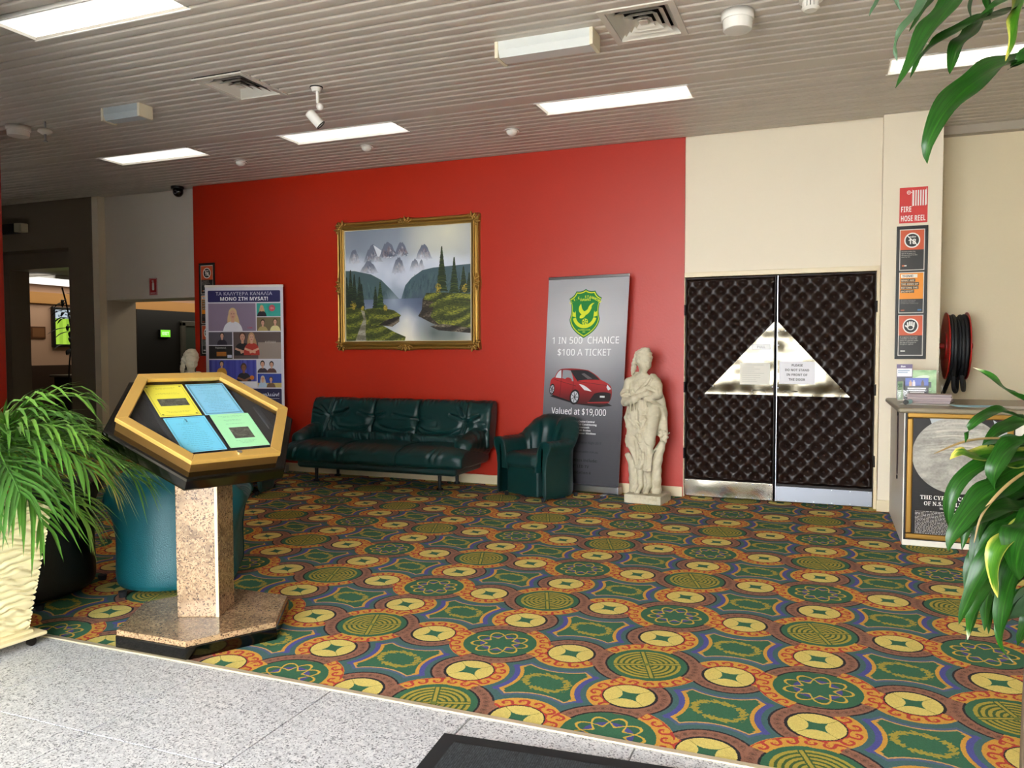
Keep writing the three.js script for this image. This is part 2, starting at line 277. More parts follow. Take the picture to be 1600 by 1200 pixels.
// ---------------------------------------------------------------- walls
{
  struct('wall_back', uvBox(span(-7.19, -1.25, 0, H + 0.1, -0.2, 0.02), 0.5), M.red).userData.label = 'deep red painted wall';
  const wr = structGroup('wall_back_right');
  part('wall_panel', uvBox(span(-1.25, 0.437, 2.135, H + 0.1, -0.2, 0.0), 0.5), M.cream, wr); part('wall_panel', uvBox(span(0.415, 0.437, 0, 2.135, -0.2, 0.0), 0.5), M.cream, wr); part('wall_panel', span(-1.25, 0.437, 0, 2.14, -0.24, -0.2), M.dark, wr);
  struct('wall_column', uvBox(span(0.437, 0.89, 0, H + 0.1, -0.75, 0.1), 0.5), M.cream).userData.label = 'cream column beside the padded doors';
  struct('wall_recess', uvBox(span(0.7, 3.3, 0, H + 0.1, -0.8, -0.6), 0.5), M.cream2).userData.label = 'cream wall behind the counter';
  struct('wall_right', uvBox(span(3.2, 3.4, 0, H + 0.1, -0.8, 10), 0.5), M.cream);
  struct('trim_2', rspan(0.89, 3.2, 3.325, H + 0.03, -0.6, -0.5), std('#a79d8d', 0.5));
  // baseboards
  const bb = (name, g) => struct(name, g, std('#e0d0ac', 0.45));
  bb('baseboard_back', rspan(-7.19, -1.255, 0, 0.095, 0.02, 0.036)); bb('baseboard_column', rspan(0.43, 0.9, 0, 0.1, 0.1, 0.114)); bb('baseboard_recess', rspan(0.9, 3.2, 0, 0.1, -0.6, -0.585));
  // door frame
  const f = structGroup('door_frame');
  part('jamb', rspan(-1.268, -1.243, 0, 2.115, -0.1, 0.012), M.frameCream, f); part('jamb', rspan(0.408, 0.436, 0, 2.115, -0.1, 0.012), M.frameCream, f); part('head', rspan(-1.268, 0.436, 2.09, 2.135, -0.1, 0.012), M.frameCream, f);
  // left side: bulkhead over the passage, dark pier and wall beyond
  struct('wall_bulkhead', uvBox(span(-8.84, -7.19, 2.075, H + 0.1, -0.62, -0.15), 0.5), M.grey).userData.label = 'pale bulkhead over the passage';
  struct('wall_jamb', uvBox(span(-9.1, -8.84, 0, H + 0.1, -0.62, -0.15), 0.5), M.grey);
  struct('wall_pier_side', uvBox(span(-8.945, -8.838, 0, H + 0.1, -0.149, -0.04), 0.5), M.cream).userData.label = 'narrow side face of the dark pier, painted pale where light catches it';  // pier side as its own box, its lit look put into the colour
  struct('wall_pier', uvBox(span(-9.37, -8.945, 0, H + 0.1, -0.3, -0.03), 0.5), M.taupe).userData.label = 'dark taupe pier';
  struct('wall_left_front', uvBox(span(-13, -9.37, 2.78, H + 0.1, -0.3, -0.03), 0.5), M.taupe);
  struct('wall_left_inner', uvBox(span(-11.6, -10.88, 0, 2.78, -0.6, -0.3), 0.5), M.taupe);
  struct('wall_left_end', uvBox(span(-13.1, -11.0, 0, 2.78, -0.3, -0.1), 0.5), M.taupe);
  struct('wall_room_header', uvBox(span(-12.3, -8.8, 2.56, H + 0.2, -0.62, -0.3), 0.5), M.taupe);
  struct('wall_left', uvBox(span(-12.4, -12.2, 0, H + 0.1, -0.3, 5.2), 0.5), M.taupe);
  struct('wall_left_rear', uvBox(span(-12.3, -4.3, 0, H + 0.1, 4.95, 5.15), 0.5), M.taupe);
  struct('wall_entrance_left', uvBox(span(-4.4, -4.16, 0, H + 0.1, 4.95, 10), 0.5), M.cream);
  struct('wall_red_pier', uvBox(span(-7.35, -6.962, 0, H, 2.6, 2.75), 0.5), M.red).userData.label = 'red pier by the palm';
  // back room seen through the openings
  struct('wall_room_left', uvBox(span(-12.25, -12.05, 1.17, H + 0.2, -8.2, -0.3), 0.5), M.peach); struct('wall_room_dado', span(-12.25, -12.03, 0, 1.17, -8.1, -0.3), M.wood);
  struct('trim_3', rspan(-12.05, -11.99, 2.19, 2.375, -8, -0.35), M.fascia);
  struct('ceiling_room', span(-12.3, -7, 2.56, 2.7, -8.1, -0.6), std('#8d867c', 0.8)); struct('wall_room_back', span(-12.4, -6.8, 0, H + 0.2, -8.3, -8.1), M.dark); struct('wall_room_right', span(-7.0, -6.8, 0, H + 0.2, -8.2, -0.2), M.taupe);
  struct('wall_room_shade', span(-12.04, -11.97, 0, 2.19, -8, -3.55), std('#17140f', 0.5));  // dark sheet over the unlit stretch of wall, shade put into its colour
  // unseen entrance front: slim frame, flanking walls added to narrow the daylight
  const e = structGroup('window_1');
  for (const x of [-3.17, -1.5, 0.17]) part('window_frame', rspan(x - 0.03, x + 0.03, 0, 3.1, 9.9, 9.98), M.alu, e);
  part('window_frame', rspan(-3.2, 0.2, 3.05, 3.12, 9.9, 9.98), M.alu, e); part('window_frame', rspan(-3.2, 0.2, 0, 0.03, 9.9, 9.98), M.alu, e);
  struct('wall_front', uvBox(span(-4.5, 3.4, 3.1, H + 0.1, 9.85, 10.05), 0.5), M.cream);
  struct('wall_front_left', uvBox(span(-4.5, -3.2, 0, 3.1, 9.85, 10.05), 0.5), M.cream); struct('wall_front_right', uvBox(span(0.2, 3.4, 0, 3.1, 9.85, 10.05), 0.5), M.cream);
  struct('roof', span(-14.3, 3.5, H + 0.2, H + 0.35, -8.3, 10.1), M.deck);
}
// ---------------------------------------------------------------- ceiling lights, diffusers and small fittings
{
  const labels = ['lit ceiling panel above the armchair and grey pull-up banner', 'lit ceiling panel above the sofa and the landscape painting', 'lit ceiling panel nearest the dark passage, far left of the row', 'lit ceiling panel above the white counter, partly behind leaves', 'large bright ceiling panel nearest the entrance, set apart from the row along the red wall'];
  PANELS.forEach(([x0, x1, z0, z1], i) => {
    const cx = (x0 + x1) / 2, cz = (z0 + z1) / 2, w = x1 - x0, d = z1 - z0;
    const t = thing('ceiling_light', labels[i], 'ceiling light', [cx, H, cz]);
    part('housing', merge([box(w, 0.06, 0.004, 0, 0.03, -d / 2 + 0.002), box(w, 0.06, 0.004, 0, 0.03, d / 2 - 0.002), box(0.004, 0.06, d, -w / 2 + 0.002, 0.03, 0), box(0.004, 0.06, d, w / 2 - 0.002, 0.03, 0), box(w, 0.004, d, 0, 0.062, 0)]), M.white, t);
    part('edge_trim', rbox(w + 0.02, 0.006, 0.014, 0.002, 0, -0.003, -d / 2), M.white, t); part('edge_trim', rbox(w + 0.02, 0.006, 0.014, 0.002, 0, -0.003, d / 2), M.white, t);
    part('diffuser', rbox(w - 0.035, 0.012, d - 0.03, 0.004, 0, 0.018, 0), panelGlow, t);
    const l = new THREE.RectAreaLight('#fff6e6', PANEL_LIGHT, w - 0.04, d - 0.04); l.position.set(cx, H - 0.008, cz); l.rotation.x = -PI / 2; l.name = 'panel_light'; scene.add(l);
  });
  const vl = ['square louvred air vent beside the larger fluorescent batten', 'square louvred air vent in the ceiling left of the white spotlight'];
  const vm = std('#cfc8bc', 0.45);
  VENTS.forEach(([x, z], i) => {
    const t = thing('air_vent', vl[i], 'air vent', [x, H, z]);
    part('duct', merge([box(0.44, 0.1, 0.004, 0, 0.05, -0.24), box(0.44, 0.1, 0.004, 0, 0.05, 0.24), box(0.004, 0.1, 0.48, -0.22, 0.05, 0), box(0.004, 0.1, 0.48, 0.22, 0.05, 0), box(0.44, 0.004, 0.48, 0, 0.1, 0)]), M.dark, t);
    const ring = (w, d, b, y0, y1) => {            // sloping square louvre: outer edge at y1, inner edge lower
      const p = [], ix = []; for (const [s, y] of [[1, y1], [1 - b, y0]]) for (const [a, c] of [[-1, -1], [1, -1], [1, 1], [-1, 1]]) p.push(a * (w / 2 - (1 - s) * 0.22), y, c * (d / 2 - (1 - s) * 0.22));
      for (let k = 0; k < 4; k++) { const n = (k + 1) % 4; ix.push(k, n, n + 4, k, n + 4, k + 4); }
      const g = new THREE.BufferGeometry(); g.setAttribute('position', new THREE.Float32BufferAttribute(p, 3)); g.setIndex(ix); const h = g.toNonIndexed(); h.computeVertexNormals(); h.setAttribute('uv', new THREE.BufferAttribute(new Float32Array(h.attributes.position.count * 2), 2)); return h;
    };
    const fr = extrude([[-0.228, -0.268], [0.228, -0.268], [0.228, 0.268], [-0.228, 0.268]], 0.008, 0.002, [[[-0.188, -0.225], [0.188, -0.225], [0.188, 0.225], [-0.188, 0.225]]]); put(fr, 0, 0.003, 0, PI / 2, 0, 0);
    part('vent_frame', fr, vm, t);
    for (let k = 0; k < 4; k++) part('louvre', ring(0.385 - k * 0.088, 0.45 - k * 0.105, 0.19, 0.034, 0.0), vm, t);
    part('centre_plate', merge([box(0.05, 0.004, 0.06, 0, 0.004, 0)]), vm, t);
  });
  // fluorescent battens
  const batten = (name, label, x, z, w, hgt, d, end, body) => {
    const t = thing(name, label, 'light fitting', [x, H, z]);
    const prof = [[-d / 2, 0], [-d / 2, -hgt * 0.55], [-d * 0.36, -hgt], [d * 0.36, -hgt], [d / 2, -hgt * 0.55], [d / 2, 0]];
    part('diffuser', put(extrude(prof, w - 0.04, 0.002), -(w - 0.04) / 2, 0, 0, 0, PI / 2, 0), body, t);
    for (const s of [-1, 1]) part('end_cap', rbox(0.024, hgt + 0.006, d + 0.012, 0.004, s * (w / 2 - 0.012), -(hgt + 0.006) / 2, 0), end, t);
  };
  batten('fluorescent_batten', 'long unlit batten light with cream end caps beside the air vent', -1.69, 2.72, 0.66, 0.1, 0.16, M.offwhite, std('#c9ccc8', 0.35));
  batten('fluorescent_batten', 'small grey batten light on the dark ceiling above the far left panel', -5.36, 2.66, 0.42, 0.1, 0.13, M.offwhite, std('#aeb5b8', 0.35));
  // spotlight
  {
    const t = thing('spotlight', 'small white adjustable spotlight hanging between the vent and the painting', 'spotlight', [-3.615, H, 2.5]);
    part('mount', merge([cyl(0.045, 0.03, 0.03, 0, -0.02, 0), cyl(0.012, 0.012, 0.1, 0.01, -0.075, 0)]), M.white, t); part('canopy', cyl(0.05, 0.05, 0.008, 0, -0.004, 0), M.black, t);
    part('joint', new THREE.SphereGeometry(0.028, 20, 14).translate(0.03, -0.15, 0), M.white, t);
    const h = part('lamp_head', new THREE.LatheGeometry([[0.001, -0.07], [0.03, -0.07], [0.036, -0.06], [0.038, 0.06], [0.034, 0.06], [0.03, 0.0], [0.001, 0]].map((q) => new THREE.Vector2(...q)), 24), M.white, t); h.position.set(0.0, -0.245, 0.02); h.rotation.set(0.5, 0, PI + 0.6);
    part('lens_rim', new THREE.TorusGeometry(0.036, 0.004, 8, 24).rotateX(PI / 2).translate(0, 0.06, 0), M.black, h);
  }
  // smoke detectors
  const round = (label, x, z, r, d) => {
    const t = thing('smoke_detector', label, 'smoke detector', [x, H, z]);
    part('body', new THREE.LatheGeometry([[0.001, -d], [r * 0.8, -d], [r * 0.88, -d * 0.94], [r * 0.9, -d * 0.45], [r, -d * 0.4], [r, -0.001], [0.001, -0.001]].map((q) => new THREE.Vector2(...q)), 40), M.white, t);
    part('rim', new THREE.TorusGeometry(r * 0.93, 0.004, 8, 40).rotateX(PI / 2).translate(0, -d * 0.42, 0), M.white, t);
  };
  round('large round white ceiling detector right of the air vent', -0.51, 2.68, 0.095, 0.11); round('round white ceiling detector at the dark left edge', -6.69, 2.62, 0.1, 0.09);
  const dome = (label, x, z) => {
    const t = thing('ceiling_sensor', label, 'sensor', [x, H, z]);
    part('base', cyl(0.065, 0.07, 0.012, 0, -0.006, 0, 32), M.white, t); part('dome', new THREE.SphereGeometry(0.052, 28, 12, 0, 2 * PI, PI / 2, PI / 2).scale(1, 0.85, 1).translate(0, -0.012, 0), M.white, t);
  };
  dome('small white dome sensor near the top of the red wall, above the pull-up banner', -2.668, 0.865); dome('small white dome sensor above the landscape painting', -4.189, 0.878); dome('small white dome sensor right of the far left lit panel', -5.756, 0.84);
  { const t = thing('sprinkler_head', 'small hanging sprinkler head on the dark ceiling at left', 'sprinkler', [-6.343, H, 2.63]); part('pipe', cyl(0.009, 0.009, 0.16, 0, -0.08, 0, 12), M.alu, t); part('escutcheon', new THREE.LatheGeometry([[0.01, -0.06], [0.055, -0.065], [0.06, -0.09], [0.03, -0.11], [0.012, -0.11]].map((q) => new THREE.Vector2(...q)), 24), M.white, t); part('deflector', merge([cyl(0.02, 0.02, 0.004, 0, -0.17, 0, 12), cyl(0.007, 0.012, 0.02, 0, -0.16, 0, 12)]), M.alu, t); }
  { const t = thing('ceiling_detector', 'white vented detector between the round white detector and the plant leaves', 'detector', [-0.105, H, 2.72]); part('base', cyl(0.06, 0.065, 0.02, 0, -0.01, 0, 28), M.white, t); part('cage', merge([...Array(14)].map((_, k) => put(box(0.006, 0.04, 0.014), 0.042 * cos(k / 7 * PI), -0.04, 0.042 * sin(k / 7 * PI), 0, -k / 7 * PI, 0))), M.white, t); part('core', cyl(0.03, 0.03, 0.04, 0, -0.04, 0), M.black, t); part('cap', cyl(0.05, 0.035, 0.014, 0, -0.065, 0, 28), M.white, t); }
  { const t = thing('security_camera', 'small black dome security camera at the top left of the red wall', 'camera', [-7.35, H, 0.1]); part('mount', cyl(0.075, 0.075, 0.03, 0, -0.015, 0), M.black, t); part('dome', new THREE.SphereGeometry(0.062, 24, 14).scale(1, 1.1, 1).translate(0.01, -0.06, 0), M.blackGloss, t); part('lens', new THREE.TorusGeometry(0.02, 0.006, 8, 20).translate(0.02, -0.075, 0.056), std('#6a6a6a', 0.3), t); }
}
// ---------------------------------------------------------------- padded double doors
{
  const P = 0.131, Q = 0.150;                     // diamond tufting
  const tuft = (x, y) => { const a = x / P + y / Q, b = x / P - y / Q; const fa = abs(a - Math.round(a)), fb = abs(b - Math.round(b)), dx = (fa + fb) * P / 2, g = min(fa, fb) * 0.1, x1 = (a - Math.round(a) + b - Math.round(b)) * P / 2, y1 = (a - Math.round(a) - b + Math.round(b)) * Q / 2; return (1 - Math.exp(-(x1 * x1 + y1 * y1) / 0.0009)) * (0.78 + 0.22 * Math.pow(abs(sin(PI * a) * sin(PI * b)), 0.5)); };
  const wrinkle = (x, y) => 0.0016 * (fbm(x * 40, y * 40, 2) - 0.5);
  const plateBump = dataTex(256, 256, (x, y) => { const v = 255 * fbm(x / 256 * 3 + 2, y / 256 * 3, 2, 3, 3); return [v, v, v]; }, false);
  const plateMat = std('#7f7868', 0.27, 1, { bumpMap: plateBump, bumpScale: 0.03 });
  const engraved = canvasTex(256, 80, (c, w, h) => { c.fillStyle = '#b8b6b2'; c.fillRect(0, 0, w, h); c.strokeStyle = '#77757a'; c.lineWidth = 5; c.strokeRect(3, 3, w - 6, h - 6); c.fillStyle = '#85837f'; c.font = 'bold 50px sans-serif'; c.textAlign = 'center'; c.fillText('PULL', w / 2, 58); });
  const notice = canvasTex(640, 440, (c, w, h) => { c.fillStyle = '#e9e8ee'; c.fillRect(0, 0, w, h); c.fillStyle = '#2b2b33'; c.font = 'bold 60px sans-serif'; c.textAlign = 'center'; ['PLEASE', 'DO NOT STAND', 'IN FRONT OF', 'THE DOOR'].forEach((s, i) => c.fillText(s, w / 2, 96 + i * 92)); });
  const faint = canvasTex(512, 420, (c, w, h) => { c.fillStyle = '#dfdcd2'; c.fillRect(0, 0, w, h); c.fillStyle = '#b9b6ad'; const r = rng(3); for (let i = 0; i < 9; i++) c.fillRect(40, 40 + i * 40, (w - 80) * (0.45 + 0.55 * r()), 7); });
  const leaf = (n, x0, x1, sgn) => {
    const t = structGroup(n), cx = (x0 + x1) / 2, w = x1 - x0; t.position.set(cx, 0, 0); t.userData.label = sgn < 0 ? 'left padded door leaf of buttoned brown vinyl' : 'right padded door leaf of buttoned brown vinyl';
    part('core', span(-w / 2, w / 2, 0.012, 2.08, -0.07, -0.028), M.darkMetal, t);
    const gy0 = 0.165, gy1 = 2.078;
    const g = grid(150, 330, (u, v) => { const x = lerp(-w / 2, w / 2, u), y = lerp(gy0, gy1, v), e = min(min(u, 1 - u) * w, min(v, 1 - v) * (gy1 - gy0)); return [x, y, -0.03 + 0.04 * sm(0, 0.03, e) * (0.22 + 0.78 * tuft(x + cx, y)) + wrinkle(x + cx, y)]; });
    part('padded_panel', g, M.vinyl, t);
    const btn = new THREE.SphereGeometry(0.0085, 10, 8).scale(1, 1, 0.5);
    const bl = []; for (let i = -14; i < 14; i++) for (let j = 0; j < 32; j++) { const x = (i + j) / 2 * P, y = (j - i) / 2 * Q; const lx = x - cx; if (abs(lx) > w / 2 - 0.03 || y < gy0 + 0.03 || y > gy1 - 0.03) continue; const tx = abs(x + 0.416), inTri = y > 0.96 && y < 1.68 && tx < 0.66 * (1.68 - y) / 0.7; if (!inTri) bl.push([lx, y]); }
    for (const [bx, by] of bl) part('button', btn, M.vinyl, t).position.set(bx, by, -0.017);
    const a = sgn < 0 ? [[w / 2 - 0.008, 0.99], [w / 2 - 0.008, 1.66], [-1.055 - cx, 0.99]] : [[-w / 2 + 0.006, 0.982], [0.209 - cx, 0.982], [-w / 2 + 0.006, 1.66]];
    const pl = part('triangle_plate', uvBox(extrude(a, 0.004, 0.0012).translate(0, 0, 0.012), 0.5), plateMat, t, 'polished steel push plate');
    const scr = new THREE.SphereGeometry(0.006, 10, 8).scale(1, 1, 0.4), edge = (p, q, n) => [...Array(n)].map((_, k) => [lerp(p[0], q[0], (k + 0.5) / n), lerp(p[1], q[1], (k + 0.5) / n)]);
    const c3 = [(a[0][0] + a[1][0] + a[2][0]) / 3, (a[0][1] + a[1][1] + a[2][1]) / 3], inb = ([x, y]) => [lerp(x, c3[0], 0.045), lerp(y, c3[1], 0.045)];
    for (let k = 0; k < 3; k++) for (const q of edge(a[k], a[(k + 1) % 3], 5)) { const [x, y] = inb(q); part('screw', scr, M.alu, pl).position.set(x, y, 0.0175); }
    const kp = part('kick_plate', uvBox(rspan(-w / 2 + 0.002, w / 2 - 0.004, 0.014, sgn < 0 ? 0.168 : 0.152, -0.03, 0.006, 0.002), 0.7), sgn < 0 ? std('#cfc8b8', 0.22, 1, { bumpMap: plateBump, bumpScale: 0.02 }) : std('#85888f', 0.42, 1), t, 'steel kick plate'); kp.rotation.x = -0.02;
    for (let k = 0; k < 6; k++) for (const y of [0.026, sgn < 0 ? 0.156 : 0.14]) part('screw', scr, M.alu, kp).position.set(lerp(-w / 2 + 0.03, w / 2 - 0.03, k / 5), y, 0.007);
    for (const y of [0.42, 1.05, 1.78]) part('hinge', cyl(0.011, 0.011, 0.1, sgn * (w / 2 + 0.004), y, 0.008, 12), M.darkMetal, t);
    part('edge_strip', rspan(sgn < 0 ? w / 2 - 0.006 : -w / 2, sgn < 0 ? w / 2 : -w / 2 + 0.006, 0.012, 2.08, -0.06, 0.012, 0.001), sgn > 0 ? M.alu : M.darkMetal, t);
    // pull handle let into the plate
    const hx = sgn < 0 ? w / 2 - 0.135 : -w / 2 + 0.125, hy = sgn < 0 ? 1.03 : 1.026;
    const hd = part('pull_handle', merge([tube([[hx - 0.055, hy, 0.018], [hx - 0.04, hy, 0.03], [hx + 0.04, hy, 0.03], [hx + 0.055, hy, 0.018]], 0.0055, 8, 24), rbox(0.13, 0.008, 0.004, 0.002, hx, hy, 0.018)]), std('#7d776a', 0.35, 0.9), t);
    for (const x of sgn < 0 ? [-w / 2 + 0.14, w / 2 - 0.14] : [-w / 2 + 0.115, w / 2 - 0.13]) part('stud', new THREE.LatheGeometry([[0.001, 0.022], [0.012, 0.02], [0.016, 0.01], [0.016, 0]].map((q) => new THREE.Vector2(...q)), 16).rotateX(PI / 2).translate(x, 0.945, 0.006), M.rubber, t);
    return t;
  };
  leaf('door_1', -1.241, -0.428, -1); leaf('door_2', -0.412, 0.405, 1);
  const front = (tex, rough = 0.6) => [M.paperWhite, M.paperWhite, M.paperWhite, M.paperWhite, std('#ffffff', rough, 0, { map: tex }), M.paperWhite];
  { const t = solo('door_plaque', panelFace(0.162, 0.05, 0.004), front(engraved, 0.3), 'small engraved metal PULL plaque on the left triangular plate', 'plaque'); t.position.set(-0.548, 1.43, 0.0205); }
  { const t = solo('door_sign', panelFace(0.305, 0.205, 0.002), front(notice), 'white paper sign asking people not to stand in front of the door', 'sign'); t.position.set(-0.235, 1.195, 0.0195); t.rotation.z = -0.01; }
  { const t = solo('door_notice', panelFace(0.265, 0.2, 0.002), front(faint), 'pale faded notice with small print on the left triangular plate', 'notice'); t.position.set(-0.6, 1.185, 0.0195); }
}
// ---------------------------------------------------------------- leather tub chairs
function tubChair(mat, name, label, pos, turn, group) {
  const t = thing(name, label, 'armchair', pos, turn, group), W = 0.31, zF = 0.28, zB = 0.0, RB = 0.25;
  const straight = zF - zB, arc = PI * 0.5 * (W + RB), total = 2 * straight + arc;
  const path = (s) => {                           // outer plan line: point, outward normal, how far round to the back
    let d = s * total;
    if (d < straight) return [[W, zF - d], [1, 0], 0];
    d -= straight; if (d < arc) { const a = d / arc * PI, n = [cos(a) / W, -sin(a) / RB], l = hyp(...n); return [[W * cos(a), zB - RB * sin(a)], [n[0] / l, n[1] / l], sin(a)]; }
    return [[-W, zB + (d - arc)], [-1, 0], 0];
  };
  const prof = (h) => [[-0.012, 0.03], [0, 0.06], [0.0, 0.3], [0.004, h - 0.24], [0.02, h - 0.14], [0.05, h - 0.075], [0.058, h - 0.035], [0.035, h - 0.006], [-0.005, h], [-0.05, h - 0.012], [-0.085, h - 0.05], [-0.105, h - 0.12], [-0.115, h - 0.2], [-0.125, 0.36], [-0.13, 0.28]];
  const NS = 120, NP = 56, curveAt = (h) => { const c = new THREE.CatmullRomCurve3(prof(h).map(([a, b]) => V(a, b, 0))); return [...Array(NP + 1)].map((_, i) => c.getPoint(i / NP)); };
  const cache = {}, prfl = (h) => cache[h.toFixed(3)] ??= curveAt(h);
  const p = [], uv = [], ix = [];
  const ring = (s, shrink, push) => {
    const [[x, z], [nx, nz], back] = path(clamp(s)), dz = s < 0 || s > 1 ? push : 0, h = 0.585 + 0.215 * sm(0.0, 0.95, back) + 0.0 * s;
    const pr = prfl(h); const cx = -0.045, cy = h * 0.5;
    pr.forEach((q, i) => {
      let o = lerp(q.x, cx, shrink), y = lerp(q.y, cy, shrink * 0.25); const v = i / NP, inner = sm(0.62, 0.72, v);
      const a = s * 34 + 0.7 * sin(y * 14 + s * 9), fold = Math.pow(0.5 + 0.5 * sin(a), 3) * sm(0.05, 0.2, s) * sm(0.95, 0.8, s);
      if (inner > 0) o -= inner * (0.022 * fold + 0.02 * sm(0.3, 1, back) * sin((y - 0.36) / (h - 0.36) * PI)) ;
      const rip = sm(0.38, 0.5, v) * sm(0.66, 0.56, v) * 0.0035 * sin(s * 150 + 3 * sin(s * 23)); o += rip;
      p.push(x + nx * o, y + rip, z + nz * o + dz); uv.push(s * total, q.y + o);
    });
  };
  const rings = [[-0.002, 0.85, 0.012], [-0.001, 0.25, 0.010]]; for (let i = 0; i <= NS; i++) rings.push([i / NS, 0, 0]); rings.push([1.001, 0.25, 0.010], [1.002, 0.85, 0.012]);
  for (const r of rings) ring(...r);
  const L = NP + 1; for (let j = 0; j < rings.length - 1; j++) for (let i = 0; i < NP; i++) { const a = j * L + i; ix.push(a, a + L, a + 1, a + 1, a + L, a + L + 1); }
  const g = new THREE.BufferGeometry(); g.setAttribute('position', new THREE.Float32BufferAttribute(p, 3)); g.setAttribute('uv', new THREE.Float32BufferAttribute(uv, 2)); g.setIndex(ix); g.computeVertexNormals();
  part('shell', g, mat, t);
  const blk = (w, h, d, r, f) => { const b = new RoundedBoxGeometry(w, h, d, 10, r), q = b.attributes.position; for (let i = 0; i < q.count; i++) { const v = f(q.getX(i), q.getY(i), q.getZ(i)); q.setXYZ(i, ...v); } b.computeVertexNormals(); return b; };
  part('seat_cushion', blk(0.42, 0.15, 0.5, 0.06, (x, y, z) => [x, y + (y > 0 ? 0.03 * cos(x / 0.42 * PI) * cos(z / 0.6 * PI) : 0), z + 0.012 * cos(x / 0.42 * PI) * (z > 0 ? 1 : 0)]).translate(0, 0.375, 0.06), mat, t);
  part('front_panel', rspan(-0.2, 0.2, 0.035, 0.32, 0.2, 0.275, 0.02), mat, t);
  for (const s of [-1, 1]) {
    const h = 0.585; part('piping', tube(prof(h).slice(0, 9).map(([o, y]) => [s * (W + o * 0.96), y, zF + 0.006]), 0.006, 6, 40), mat, t);
    part('piping', tube(prof(h).slice(8, 15).map(([o, y]) => [s * (W + o), y, zF + 0.006]), 0.006, 6, 30), mat, t);
    for (const z of [-0.2, 0.24]) part('foot', cyl(0.022, 0.018, 0.035, s * 0.24, 0.0175, z, 14), M.rubber, t);
  }
  return t;
}
{
  const c = tubChair(M.green, 'tub_armchair', 'dark green leather tub armchair between the sofa and grey pull-up banner', [-2.53, 0, 0.43], -0.44);
  c.scale.set(1.05, 0.965, 1);
  const b = tubChair(M.teal, 'tub_armchair', 'teal green leather tub armchair, colour brightened for daylight, seen from behind, beside the granite lectern column', [-3.62, 0, 3.95], PI + 0.62);
  b.scale.set(1.1, 0.93, 1.1);
  const k = tubChair(M.blackLeather, 'tub_armchair', 'black leather tub armchair in shadow behind the palm planter', [-4.25, 0, 4.42], -1.27);
  k.scale.set(1.2, 0.86, 1.2);
  const d = tubChair(M.green, 'tub_armchair', 'dark green armchair mostly hidden behind the lectern, near the left banner', [-5.42, 0, 1.28], 0.3);
}
